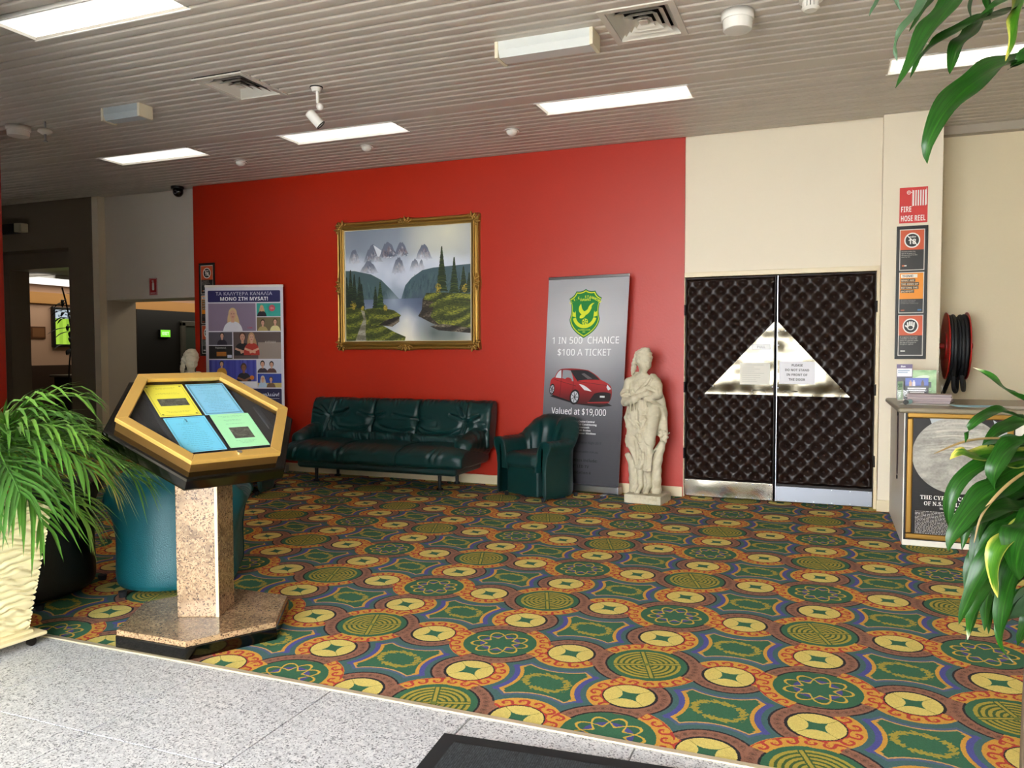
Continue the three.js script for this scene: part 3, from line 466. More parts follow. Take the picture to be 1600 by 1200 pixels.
// ---------------------------------------------------------------- leather sofa
{
  const t = thing('leather_sofa', 'dark green three-seat leather sofa with wrinkled back against the red wall', 'sofa', [-4.24, 0, 0.05]);
  const m = M.green;
  // closed cushion lofted along x: section(u) gives a ring in y-z; pinch and folds by displacement
  const loft = (x0, x1, nx, nr, f) => {
    const p = [], uv = [], ix = [], L = nr + 1;
    for (let i = 0; i <= nx; i++) for (let k = 0; k <= nr; k++) { const u = i / nx, q = f(u, k / nr); p.push(lerp(x0, x1, u) + (q[2] || 0), q[0], q[1]); uv.push(lerp(x0, x1, u), k / nr * 1.6); }
    for (let i = 0; i < nx; i++) for (let k = 0; k < nr; k++) { const a = i * L + k; ix.push(a, a + 1, a + L, a + 1, a + L + 1, a + L); }
    for (const [i, fl] of [[0, 1], [nx, 0]]) { const c = p.length / 3; let y = 0, z = 0; for (let k = 0; k < nr; k++) { y += p[(i * L + k) * 3 + 1] / nr; z += p[(i * L + k) * 3 + 2] / nr; } p.push(p[i * L * 3], y, z); uv.push(0, 0); for (let k = 0; k < nr; k++) fl ? ix.push(c, i * L + k + 1, i * L + k) : ix.push(c, i * L + k, i * L + k + 1); }
    const g = new THREE.BufferGeometry(); g.setAttribute('position', new THREE.Float32BufferAttribute(p, 3)); g.setAttribute('uv', new THREE.Float32BufferAttribute(uv, 2)); g.setIndex(ix); g.computeVertexNormals(); return g;
  };
  const BACK = [[-1.07, -0.27], [-0.265, 0.265], [0.27, 1.10]], pins = [[-0.82, 0.66], [-0.27, 0.68], [0.27, 0.67], [0.83, 0.66]];
  const sup = (a, b, n, th) => { const c = cos(th), s = sin(th); return [a * Math.sign(c) * Math.pow(abs(c), 2 / n), b * Math.sign(s) * Math.pow(abs(s), 2 / n)]; };
  const mapX = (c) => { const a = [30, 220, 570, 900, 1270, 1490], b = [-1.07, -0.82, -0.27, 0.27, 0.83, 1.1]; let i = 0; while (i < 4 && c > a[i + 1]) i++; return lerp(b[i], b[i + 1], (c - a[i]) / (a[i + 1] - a[i])); };
  const creases = [[[40, 210], [130, 240], [215, 275]], [[110, 180], [170, 230], [215, 270]], [[40, 250], [130, 275], [210, 285]], [[235, 120], [228, 200], [220, 270]], [[250, 265], [330, 240], [370, 205]], [[215, 300], [200, 360], [185, 420]], [[225, 300], [240, 360], [250, 430]], [[230, 295], [300, 340], [390, 355], [480, 345], [560, 300]], [[240, 310], [310, 385], [420, 402], [520, 380], [565, 320]], [[560, 275], [500, 260], [450, 240]], [[580, 300], [650, 318], [760, 318], [880, 290]], [[580, 320], [660, 375], [780, 405], [880, 375]], [[885, 285], [800, 270], [720, 250]], [[590, 270], [660, 240]], [[905, 300], [960, 320], [1050, 335]], [[905, 350], [960, 392], [1060, 420], [1160, 400], [1260, 330]], [[900, 375], [960, 435], [1060, 455], [1170, 440], [1260, 350]], [[1265, 290], [1210, 260], [1150, 235]], [[1270, 295], [1240, 220], [1210, 170]], [[1272, 290], [1266, 200], [1265, 140]], [[1275, 300], [1340, 262], [1390, 240]], [[1280, 305], [1380, 335], [1450, 330]], [[1280, 310], [1262, 400]], [[1390, 420], [1460, 370]]].map((l) => l.map(([a, b]) => [mapX(a), 0.88 - (b - 110) / 340 * 0.38]));
  BACK.forEach(([x0, x1], bi) => {
    const g = loft(x0, x1, 150, 230, (u, k) => {
      const x = lerp(x0, x1, u), e = min(u, 1 - u) * (x1 - x0), round = sqrt(clamp(1 - (1 - clamp(e / 0.05)) ** 2)), a = k * 2 * PI;
      let [yy, zz] = sup(0.245, 0.105, 3.2, a); const endOut = (bi === 0 && u < 0.12) || (bi === 2 && u > 0.88);
      const sc = 0.72 + 0.28 * round; zz *= sc; yy *= (0.94 + 0.06 * round);
      let y = 0.64 + yy, z = 0.155 + zz - (yy) * 0.22;
      if (zz > 0) {                               // creases on the front of the back
        let d = 0; for (const [px, py] of pins) { const r = hyp(x - px, (y - py) * 1.05); d -= 0.035 * Math.exp(-r * r / 0.0024); }
        for (const c of creases) { let m = 9, e = 0; for (let q = 0; q < c.length - 1; q++) { const [ax, ay] = c[q], [bx, by] = c[q + 1], vx = bx - ax, vy = by - ay, tt = clamp(((x - ax) * vx + (y - ay) * vy) / (vx * vx + vy * vy)), ds = hyp(x - ax - vx * tt, y - ay - vy * tt); if (ds < m) { m = ds; e = (q + tt) / (c.length - 1); } } if (m < 0.07) { const f = sm(-0.05, 0.12, e) * sm(1.12, 0.8, e), up = 1; d -= 0.014 * f * Math.exp(-((m / 0.011) ** 2)); d += 0.010 * f * Math.exp(-(((m - 0.025) / 0.014) ** 2)); } }
        d += 0.006 * (fbm(x * 9 + 3, y * 14, 3) - 0.5); z += d * clamp(zz / 0.05);
      }
      if (yy > 0.15) y += 0.004 * sin(x * 95 + 4 * sin(x * 17)) * sm(0.15, 0.22, yy);
      return [y, z];
    });
    part('back_cushion', g, m, t);
  });
  for (const [x, y] of pins) part('button', new THREE.SphereGeometry(0.014, 14, 10).scale(1, 1, 0.6).translate(x, y, x > -0.5 && x < 0.5 ? 0.226 : 0.236), m, t);
  [[-0.80, -0.26], [-0.255, 0.255], [0.26, 0.86]].forEach(([x0, x1], q) => part('lumbar_roll', loft(x0, x1, 70, 60, (u, k) => { const x = lerp(x0, x1, u), e = min(u, 1 - u) * (x1 - x0), rd = 0.8 + 0.2 * sqrt(clamp(1 - (1 - clamp(e / 0.03)) ** 2)), [yy, zz] = sup(0.06 * rd, 0.06 * rd, 2.6, k * 2 * PI), w = 0.004 * sin(x * 120 + yy * 60 + 3 * sin(x * 31)) * (zz > 0 ? 1 : 0) * fbm(x * 6, 3, 2); return [0.485 + yy * 0.9 + w, 0.30 + zz + w]; }), m, t));
  [[-1.03, -0.34], [-0.335, 0.335], [0.34, 1.04]].forEach(([x0, x1], q) => part('seat_cushion', loft(x0, x1, 90, 100, (u, k) => {
    const x = lerp(x0, x1, u), e = min(u, 1 - u) * (x1 - x0), outer = (q === 0 && u < 0.5) || (q === 2 && u > 0.5), rr = outer ? 0.10 : 0.03, rd = sqrt(clamp(1 - (1 - clamp(e / rr)) ** 2));
    let [yy, zz] = sup(0.1 * (0.72 + 0.28 * rd), 0.325, 2.7, k * 2 * PI);
    if (outer) zz *= 0.9 + 0.1 * rd;
    const fr = sm(0.16, 0.3, zz), bow = 0.025 * (1 - (x / 1.04) ** 2);
    let y = 0.355 + yy - 0.035 * fr * (yy > 0 ? 0.4 : 1) + 0.018 * cos((u - 0.5) * PI) * (yy > 0 ? 1 : 0), z = 0.485 + zz + bow * fr;
    const cr = 0.007 * fr * sin((x * (q === 2 ? -60 : 55) + (y - 0.35) * (q === 2 ? 55 : -38)) + 2 * sin(x * 21)) * sm(0.25, 0.7, fbm(x * 5 + q * 9, y * 5, 2)); y += cr * 0.6; z += cr;
    return [y, z];
  }), m, t));
  // arms: soft wings falling from the back to the seat front
  for (const s of [-1, 1]) {
    const g = grid(56, 48, (u, v) => {
      const a = u * 2 * PI, w = lerp(0.105, 0.085, v), hh = lerp(0.15, 0.072, sm(0, 1, v)), [xx, yy] = sup(w, hh, 2.5, a), end = v > 0.88 ? sqrt(clamp(1 - ((v - 0.88) / 0.12) ** 2)) : v < 0.05 ? sqrt(clamp(1 - ((0.05 - v) / 0.05) ** 2)) : 1;
      const z = lerp(0.14, 0.66, v), fold = 0.006 * sin(v * 38 + a * 2) * sm(0.1, 0.4, v) * (1 - v), y0 = lerp(0.47, 0.455, v) + 0.02 * sin(v * PI);
      return [s * (lerp(0.98, 0.96, v)) + xx * end + fold, y0 + yy * end + fold, z];
    }, (u, v) => [u * 0.8, v * 0.6]);
    if (s) { const ix = g.index.array; for (let i = 0; i < ix.length; i += 3) { const q = ix[i]; ix[i] = ix[i + 1]; ix[i + 1] = q; } g.computeVertexNormals(); }
    part('arm', g, m, t);
    part('side_panel', rspan(s > 0 ? 0.93 : -1.03, s > 0 ? 1.03 : -0.93, 0.25, 0.42, 0.08, 0.6, 0.045), m, t);
    for (const z of [0.08, 0.48]) { const l = part('leg', cyl(0.02, 0.017, 0.17, s * 0.74 - 0.09, 0.095, z, 18), M.black, t); part('foot', cyl(0.03, 0.034, 0.02, s * 0.74 - 0.09, 0.01, z, 18), M.rubber, l); }
  }
  part('base_rail', rspan(-0.93, 0.93, 0.175, 0.285, 0.06, 0.70, 0.04), m, t);
}
// ---------------------------------------------------------------- granite lectern with a tilted hexagonal display case
{
  const t = thing('notice_lectern', 'granite lectern with hexagonal base and tilted brass-framed display case', 'lectern', [-2.88, 0, 4.51]);
  const tan = graniteTex(768, '#9d8162', [['#b29672', 0.5, 0], ['#86674b', 0.54, 1], ['#41342b', 0.65, 1]], 48, 11, 0.6, 0.12);
  const gm = std('#ffffff', 0.12, 0, { map: tan }), bm = std('#101217', 0.1, 0, { map: graniteTex(256, '#15171c', [['#2a2d34', 0.62, 1]], 40, 4, 0.2) });
  const hex = (r, y0, y1, bev) => { const g = extrude([...Array(6)].map((_, k) => [r * cos(k * PI / 3), r * sin(k * PI / 3)]), y1 - y0 - 2 * bev, bev); return put(g, 0, y0 + bev, 0, -PI / 2, 0, 0); };
  part('plinth', uvBox(hex(0.425, 0, 0.062, 0.006), 0.5), bm, t, 'black polished stone plinth'); part('base_slab', uvBox(hex(0.42, 0.06, 0.088, 0.004), 0.5), gm, t);
  const col = rspan(-0.105, 0.105, 0.086, 0.985, -0.105, 0.105, 0.006); part('column', uvBox(put(col, -0.02, 0, -0.015, 0, 0.372, 0), 0.5), gm, t);
  const strip = rspan(0.088, 0.104, 0.088, 0.93, 0.1045, 0.1075, 0.001); part('corner_strip', put(strip, -0.02, 0, -0.015, 0, 0.372, 0), std('#d8c39a', 0.2), t);
  // display case in its own tilted frame: x along the slope's foot, y up the slope, z out of the glass
  const c = V(0.02, 1.093, -0.007), h = -1.15, tilt = 0.532, U = V(cos(h), 0, sin(h)), N0 = V(-sin(h), 0, cos(h)), W = V(0, sin(tilt), 0).addScaledVector(N0, -cos(tilt)), N = U.clone().cross(W), Q = new THREE.Quaternion().setFromRotationMatrix(new THREE.Matrix4().makeBasis(U, W, N));
  const flat = (r) => [...Array(6)].map((_, k) => [r * cos(k * PI / 3), r * sin(k * PI / 3)]);
  const add = (n, g, m, l) => { const o = part(n, g, m, t, l); o.position.copy(c); o.quaternion.copy(Q); return o; };
  add('tray', extrude(flat(0.482), 0.045, 0.014).translate(0, 0, -0.125), bm, 'black polished tray with rounded edge');
  add('case_floor', extrude(flat(0.4), 0.01).translate(0, 0, -0.062), std('#25272a', 0.9));
  for (let k = -3; k < 4; k++) add('cloth_fold', put(new THREE.CylinderGeometry(0.02, 0.02, 2 * min(0.31, (0.37 - abs(k) * 0.1 - 0.01) * 1.65), 10).scale(1, 1, 0.3), k * 0.1 + (k < 0 ? -0.01 : 0.01), 0, -0.052), std('#2b2d31', 0.85));
  // six mitred brass bars on six bars of a lower rim
  for (let k = 0; k < 6; k++) {
    const a = k * PI / 3, b = (k + 1) * PI / 3, P = (r, q) => [r * cos(q), r * sin(q)];
    const bar = add('frame_bar', uvBox(extrude([P(0.436, a), P(0.436, b), P(0.376, b), P(0.376, a)], 0.016, 0.003).translate(0, 0, -0.016), 0.3), M.brass);
    const rim = add('case_side', uvBox(extrude([P(0.428, a), P(0.428, b), P(0.41, b), P(0.41, a)], 0.05, 0.002).translate(0, 0, -0.07), 0.3), std('#a07a45', 0.4, 0.9));
  }
  add('glass_pane', extrude(flat(0.38), 0.002).translate(0, 0, -0.012), phy('#ffffff', 0.01, 0, { transmission: 1, thickness: 0, ior: 1.3, specularIntensity: 0.5 }));
  const lk = add('lock', new THREE.CylinderGeometry(0.012, 0.012, 0.012, 20).rotateX(PI / 2).translate(0.02, -0.345, 0.003), M.chrome); 
  // four sheets of paper lying in the case
  const sheet = (hex1, ink, o) => canvasTex(420, 594, (x, w, hh) => {
    x.fillStyle = hex1; x.fillRect(0, 0, w, hh); x.strokeStyle = ink; x.fillStyle = ink; const r = rng(o.seed);
    if (o.border) { x.lineWidth = o.border; x.strokeRect(20, 20, w - 40, hh - 40); if (o.border > 4) { x.lineWidth = 2; x.strokeRect(32, 32, w - 64, hh - 64); } }
    if (o.corner) for (const [a, b] of [[40, 40], [w - 40, 40], [40, hh - 40], [w - 40, hh - 40]]) { x.beginPath(); x.arc(a, b, 12, 0, 7); x.fill(); }
    x.globalAlpha = 0.55; for (const y of o.lines) { const q = (0.35 + 0.5 * r()) * (w - 90); for (let a = 0; a < q;) { const ww = 10 + 30 * r(); x.fillRect((w - q) / 2 + a, y, min(ww, q - a), 5); a += ww + 7; } }
    x.globalAlpha = 1; if (o.mast) { x.beginPath(); x.moveTo(w / 2, 25); x.lineTo(w / 2 - 35, 90); x.lineTo(w / 2 + 35, 90); x.stroke(); x.fillRect(w / 2 - 8, 40, 16, 50); }
    if (o.photo) { const [a, b, ww, hq] = o.photo; for (let i = 0; i < ww; i += 6) for (let j = 0; j < hq; j += 6) { const v = 45 + 110 * fbm((a + i) / 38, (b + j) / 30, 3) * (0.5 + 0.5 * r()); x.fillStyle = `rgb(${v},${v},${v * 0.9})`; x.fillRect(a + i, b + j, 6, 6); } }
  });
  const L = (a, b, n) => [...Array(n)].map((_, k) => a + (b - a) * k / max(1, n - 1));
  const papers = [
    ['yellow sheet with a dark photo, upper left in the lectern case', -0.108, 0.19, 0.0, sheet('#f2e94e', '#8a8420', { seed: 1, border: 3, corner: true, lines: [60, 80, 160, 178, 500, 520], photo: [70, 270, 290, 130] })],
    ['blue sheet with a printed border, upper right in the lectern case', 0.112, 0.187, 0.006, sheet('#86cdf0', '#3c6f97', { seed: 2, border: 8, lines: [60, 78, ...L(130, 520, 14)] })],
    ['blue sheet with a small drawing at its head, lower left in the lectern case', -0.098, -0.11, 0.015, sheet('#74d2f4', '#3a7ba0', { seed: 3, border: 3, mast: true, lines: [110, 130, ...L(170, 550, 13)] })],
    ['pale green sheet with a grey photo, lower right in the lectern case', 0.13, -0.104, -0.012, sheet('#aef2bb', '#5b9a78', { seed: 4, lines: [40, 60, 110, 130, 180, 480, 500, 520], photo: [110, 250, 210, 190] })],
  ];
  for (const [label, x, y, rz, tex] of papers) {
    const g = panelFace(0.205, 0.29, 0.0008), edge = std('#e8e8e0', 0.8), o = solo('paper_sheet', g, [edge, edge, edge, edge, std('#ffffff', 0.75, 0, { map: tex }), edge], label, 'paper', 'papers in the lectern case');
    o.position.copy(c.clone().add(V(-2.88, 0, 4.51)).addScaledVector(U, x).addScaledVector(W, y).addScaledVector(N, -0.042)); o.quaternion.copy(Q).multiply(new THREE.Quaternion().setFromAxisAngle(V(0, 0, 1), rz));
  }
}
// ---------------------------------------------------------------- landscape painting in an ornate gilt frame
const sheetMats = (tex, edge, rough = 0.6, extra = {}) => [edge, edge, edge, edge, std('#ffffff', rough, 0, { map: tex, ...extra }), edge];
{
  const oil = canvasTex(1400, 1100, (c, W, Hh) => {
    const r = rng(21), puff = (x, y, rad, col, al) => { const g = c.createRadialGradient(x, y, 0, x, y, rad); g.addColorStop(0, `rgba(${col},${al})`); g.addColorStop(1, `rgba(${col},0)`); c.fillStyle = g; c.fillRect(x - rad, y - rad, rad * 2, rad * 2); };
    const poly = (pts, col) => { c.fillStyle = col; c.beginPath(); pts.forEach(([x, y], i) => (i ? c.lineTo(x, y) : c.moveTo(x, y))); c.closePath(); c.fill(); };
    let g = c.createLinearGradient(0, 0, 0, 700); g.addColorStop(0, '#8d96a3'); g.addColorStop(0.45, '#a3adbf'); g.addColorStop(1, '#93a0b4'); c.fillStyle = g; c.fillRect(0, 0, W, Hh);
    puff(1150, 60, 520, '236,232,205', 0.85); puff(950, 120, 360, '222,222,208', 0.6); puff(150, 120, 400, '120,130,146', 0.5); puff(500, 60, 300, '140,150,165', 0.4);
    const mount = (x, y, w, h, snow) => { const n = 12, top = []; for (let i = 0; i <= n; i++) { const u = i / n; top.push([x + (u - 0.5) * w, y - h * (1 - Math.pow(abs(u - 0.47) * 2, 1.7)) + (r() - 0.5) * h * 0.22]); } poly([[x - w * 0.6, y + h * 0.3], ...top, [x + w * 0.6, y + h * 0.3]], '#6d7384'); for (let k = 0; k < 46; k++) { const u = r() - 0.5, v = r(); c.fillStyle = ['rgba(150,140,145,.6)', 'rgba(82,88,108,.7)', 'rgba(190,190,200,.55)', 'rgba(120,105,112,.5)'][Math.floor(r() * 4)]; const px = x + u * w * 0.8, py = y - h * (0.75 - abs(u)) * (1 - v) + v * h * 0.1; poly([[px, py], [px + 14 + r() * 12, py + 16 + r() * 24], [px - 10 * r(), py + 26 + r() * 20]], c.fillStyle); } if (snow) poly([[x, y - h], [x + w * 1.1, y + h * 0.05], [x + w * 0.25, y - h * 0.1]], 'rgba(238,240,246,.9)'); };
    mount(110, 290, 120, 110); mount(330, 280, 190, 130, true); mount(500, 240, 170, 110); mount(650, 230, 130, 90); mount(900, 280, 150, 110); for (let i = 0; i < 60; i++) puff(r() * W, 330 + r() * 90, 60 + r() * 90, '225,231,242', 0.35);
    mount(280, 400, 190, 90); mount(620, 400, 140, 120); mount(800, 400, 110, 90); mount(870, 390, 60, 70);
    for (let i = 0; i < 190; i++) puff(r() * W, 390 + r() * 190, 40 + r() * 100, ['230,234,244', '196,206,226', '214,220,234'][i % 3], 0.3);
    // far hills falling to the lake
    poly([[0, 395], [110, 400], [300, 440], [420, 500], [520, 590], [620, 690], [0, 700]], '#4c6266'); poly([[640, 700], [690, 560], [760, 490], [880, 420], [1000, 400], [1400, 380], [1400, 700]], '#4a6068');
    for (let i = 0; i < 320; i++) { const left = r() < 0.5, x = left ? r() * 560 : 690 + r() * 700, y = 440 + r() * 240, k = r(); if (left && y < 400 + x * 0.42) continue; if (!left && y < 400 + max(0, 860 - x) * 0.9) continue; c.strokeStyle = `rgba(${k < 0.5 ? '88,116,112' : '52,72,84'},.35)`; c.lineWidth = 8 + r() * 10; c.beginPath(); c.moveTo(x, y); c.lineTo(x + (left ? 24 : -18) * r(), y + 30 + 40 * r()); c.stroke(); }
    g = c.createLinearGradient(0, 690, 0, Hh); g.addColorStop(0, '#67748e'); g.addColorStop(0.3, '#8d97ae'); g.addColorStop(0.75, '#c9cbcf'); g.addColorStop(1, '#e2dfd0'); c.fillStyle = g; c.fillRect(0, 688, W, Hh); puff(700, 900, 150, '240,238,228', 0.8); puff(690, 1040, 160, '246,240,222', 0.9); puff(560, 700, 130, '190,200,216', 0.6); puff(860, 740, 160, '70,82,108', 0.7); puff(1000, 1020, 240, '72,84,82', 0.8); puff(1200, 1040, 260, '84,96,92', 0.8);
    const fir = (x, y, h, w, col, lit) => { for (let i = 0; i < h / 3; i++) { const v = i / (h / 3), ww = w * (0.08 + v) * (0.75 + 0.5 * r()); c.strokeStyle = r() < 0.24 ? lit : col; c.lineWidth = 7; c.beginPath(); c.moveTo(x - ww, y - h + v * h + 10 * r() + 8); c.quadraticCurveTo(x, y - h + v * h - 8, x + ww, y - h + v * h + 10 * r() + 8); c.stroke(); } };
    for (const [x, h, w] of [[15, 330, 40], [60, 400, 44], [105, 360, 40], [165, 330, 44], [190, 260, 34]]) fir(x, 790, h, w, '#1f2a1f', '#38472a'); fir(350, 770, 210, 30, '#1f2c1f', '#3b4e2a'); fir(405, 775, 260, 40, '#263a20', '#54682c');
    fir(1090, 620, 420, 50, '#27351f', '#4c5a2a'); fir(1222, 640, 330, 44, '#26351f', '#47562a'); fir(1320, 640, 240, 42, '#25321f', '#3f4e28'); fir(1380, 640, 180, 36, '#222e1e', '#3a4826');
    const mound = (pts, seed, cols) => { const q = rng(seed); c.save(); c.beginPath(); pts.forEach(([x, y], i) => (i ? c.lineTo(x, y) : c.moveTo(x, y))); c.closePath(); c.clip(); c.fillStyle = cols[0]; c.fillRect(0, 0, W, Hh); const ys = pts.map((p) => p[1]), xs = pts.map((p) => p[0]), y0 = min(...ys), y1 = max(...ys), x0 = min(...xs), x1 = max(...xs); for (let i = 0; i < 900; i++) { const x = lerp(x0, x1, q()), y = lerp(y0, y1, q()), v = 0.5 + 0.5 * sin((y + 26 * sin(x * 0.012 + seed)) * 0.062 + x * 0.012); c.strokeStyle = v > 0.72 ? cols[1] : v > 0.4 ? cols[2] : cols[3]; c.globalAlpha = 0.5; c.lineWidth = 5; c.beginPath(); c.moveTo(x, y); c.lineTo(x + 9 + 14 * q(), y + 4 * (q() - 0.5)); c.stroke(); } c.restore(); c.globalAlpha = 1; };
    const grass = ['#4b5322', '#a9a83a', '#6c7428', '#272d18'], rock = ['#3c332a', '#8f8270', '#5f5446', '#211c18'];
    mound([[870, 800], [880, 700], [930, 640], [1060, 650], [1400, 660], [1400, 900], [1020, 900], [830, 860]], 4, rock); mound([[920, 640], [1100, 640], [1400, 660], [1400, 720], [1050, 740], [890, 700]], 6, grass); mound([[950, 760], [1060, 700], [1400, 730], [1400, 980], [1080, 980], [960, 860]], 7, grass); mound([[830, 860], [900, 800], [1000, 770], [960, 870], [1080, 960], [1400, 1000], [1400, 1020], [1000, 940]], 8, rock); mound([[1060, 880], [1180, 800], [1400, 790], [1400, 970], [1100, 960]], 9, grass);
    mound([[180, 785], [320, 790], [440, 900], [420, 970], [300, 1100], [180, 1100]], 15, grass); mound([[960, 960], [1100, 940], [1400, 985], [1400, 1030], [1050, 1000]], 16, rock);
    mound([[0, 760], [150, 770], [250, 800], [230, 1100], [0, 1100]], 10, grass); mound([[240, 780], [420, 770], [560, 800], [640, 850], [600, 890], [430, 910], [300, 950]], 11, grass); mound([[380, 940], [480, 890], [620, 860], [620, 910], [540, 960]], 12, rock); mound([[260, 960], [420, 940], [560, 1010], [690, 1060], [680, 1100], [220, 1100]], 13, grass); mound([[180, 790], [220, 800], [240, 900], [230, 1000], [240, 1100], [110, 1100], [160, 980], [210, 880]], 14, ['#8b8574', '#b9b3a0', '#9d9684', '#6b6657']);
    for (const [x, y, s] of [[90, 740, 46], [460, 775, 30], [1050, 600, 44], [1330, 600, 42], [200, 770, 20]]) for (let i = 0; i < 70; i++) { c.fillStyle = ['#b99a2e', '#d6b443', '#8d7426', '#6b6a24'][i % 4]; c.globalAlpha = 0.7; c.beginPath(); const a = r() * 7, d = r() * s; c.arc(x + cos(a) * d * 0.8, y + sin(a) * d, 6, 0, 7); c.fill(); } c.globalAlpha = 1;
  });
  const t = thing('landscape_painting', 'mountain lake landscape painting in an ornate gilt frame on the red wall', 'painting', [-4.228, 2.12, 0.02]);
  const w = 1.74, h = 1.41, iw = 1.545, ih = 1.225;
  part('canvas', panelFace(iw, ih, 0.01).translate(0, 0, 0.022), sheetMats(oil, M.offwhite, 0.5), t, 'painted canvas');
  for (const [a, b, c, d] of [[-iw / 2 - 0.02, iw / 2 + 0.02, ih / 2 - 0.004, ih / 2 + 0.02], [-iw / 2 - 0.02, iw / 2 + 0.02, -ih / 2 - 0.02, -ih / 2 + 0.004], [-iw / 2 - 0.02, -iw / 2 + 0.004, -ih / 2, ih / 2], [iw / 2 - 0.004, iw / 2 + 0.02, -ih / 2, ih / 2]]) part('liner', rspan(a, b, c, d, 0.012, 0.036, 0.003), std('#cfc5a5', 0.5), t);
  const bar = (len, horizontal) => {              // moulded profile, mitred at both ends, swelling a little at the middle
    const prof = [[0, 0], [0, 0.035], [0.012, 0.052], [0.026, 0.046], [0.036, 0.05], [0.05, 0.066], [0.066, 0.064], [0.078, 0.046], [0.088, 0.042], [0.094, 0.03], [0.095, 0.0]];
    return grid(60, 40, (u, v) => { const k = v * (prof.length - 1), i = min(prof.length - 2, Math.floor(k)), f = k - i, q = lerp(prof[i][0], prof[i + 1][0], f), z = lerp(prof[i][1], prof[i + 1][1], f); const out = 0.012 * Math.exp(-(((u - 0.5) / 0.06) ** 2)) + 0.01 * (Math.exp(-((u / 0.06) ** 2)) + Math.exp(-(((1 - u) / 0.06) ** 2))); const x = lerp(-len / 2 + q, len / 2 - q, u), wave = 0.0015 * sin(u * len * 160) * (v > 0.3 && v < 0.6 ? 1 : 0); return [x, -q + (v < 0.3 ? out : 0), z + wave]; }, (u, v) => [u * len * 2, v * 0.3]);
  };
  part('frame_bar', bar(w, true).translate(0, h / 2, 0), M.gold, t); part('frame_bar', put(bar(w, true), 0, -h / 2, 0, 0, 0, PI), M.gold, t); part('frame_bar', put(bar(h), -w / 2, 0, 0, 0, 0, PI / 2), M.gold, t); part('frame_bar', put(bar(h), w / 2, 0, 0, 0, 0, -PI / 2), M.gold, t);
  const orn = (kind) => { const gs = [], r = rng(kind * 7 + 3), n = kind ? 9 : 11; for (let i = 0; i < n; i++) { const a = (i / (n - 1) - 0.5) * (kind ? 2.4 : 3.0), d = 0.028 + 0.028 * (i % 2); gs.push(put(new THREE.SphereGeometry(1, 10, 8).scale(0.011, 0.026, 0.011), sin(a) * d * 1.3, cos(a) * d * 0.8 - 0.005, 0.055 + 0.008 * r(), 0, 0, -a)); } for (const s of [-1, 1]) gs.push(put(new THREE.TorusGeometry(0.016, 0.006, 8, 18, 5), s * 0.06, -0.012, 0.058, 0, 0, s)); gs.push(new THREE.SphereGeometry(0.016, 12, 10).translate(0, 0, 0.066)); return merge(gs); };
  const mid = orn(0), cor = orn(1);
  for (const [x, y, rz, g] of [[0, h / 2 - 0.04, 0, mid], [0, -h / 2 + 0.04, PI, mid], [-w / 2 + 0.04, 0, PI / 2, mid], [w / 2 - 0.04, 0, -PI / 2, mid], [-w / 2 + 0.055, h / 2 - 0.055, PI / 4, cor], [w / 2 - 0.055, h / 2 - 0.055, -PI / 4, cor], [-w / 2 + 0.055, -h / 2 + 0.055, 3 * PI / 4, cor], [w / 2 - 0.055, -h / 2 + 0.055, -3 * PI / 4, cor]]) { const o = part('ornament', g, M.gold, t); o.position.set(x, y, 0); o.rotation.z = rz; }
}
// ---------------------------------------------------------------- pull-up banners
function banner(name, label, foot, turn, w, h, lean, tex, bodyMat) {
  const t = thing(name, label, 'banner', foot, turn);
  const g = new THREE.BoxGeometry(w, h, 0.003, 1, 24, 1).translate(0, h / 2 + 0.075, 0), p = g.attributes.position; for (let i = 0; i < p.count; i++) p.setX(i, p.getX(i) + lean * p.getY(i));
  part('printed_sheet', g, sheetMats(tex, M.paperWhite, 0.45), t);
  part('base', rspan(-w / 2 - 0.012, w / 2 + 0.012, 0.012, 0.082, -0.05, 0.035, 0.012), bodyMat, t);
  for (const s of [-1, 1]) { part('end_cap', rspan(s * (w / 2 + 0.012) - 0.008, s * (w / 2 + 0.012) + 0.008, 0.008, 0.086, -0.054, 0.039, 0.008), M.alu, t); part('foot', rspan(s * w * 0.36 - 0.02, s * w * 0.36 + 0.02, 0, 0.012, -0.13, 0.12, 0.004), M.alu, t); }
  part('top_rail', put(rbox(w + 0.006, 0.028, 0.02, 0.006), lean * (h + 0.08), h + 0.086, 0), bodyMat === M.alu ? M.alu : M.white, t);
  part('pole', tube([[0, 0.04, -0.025], [lean * (h + 0.05), h + 0.08, -0.014]], 0.008, 8, 2), M.alu, t);
  return t;
}
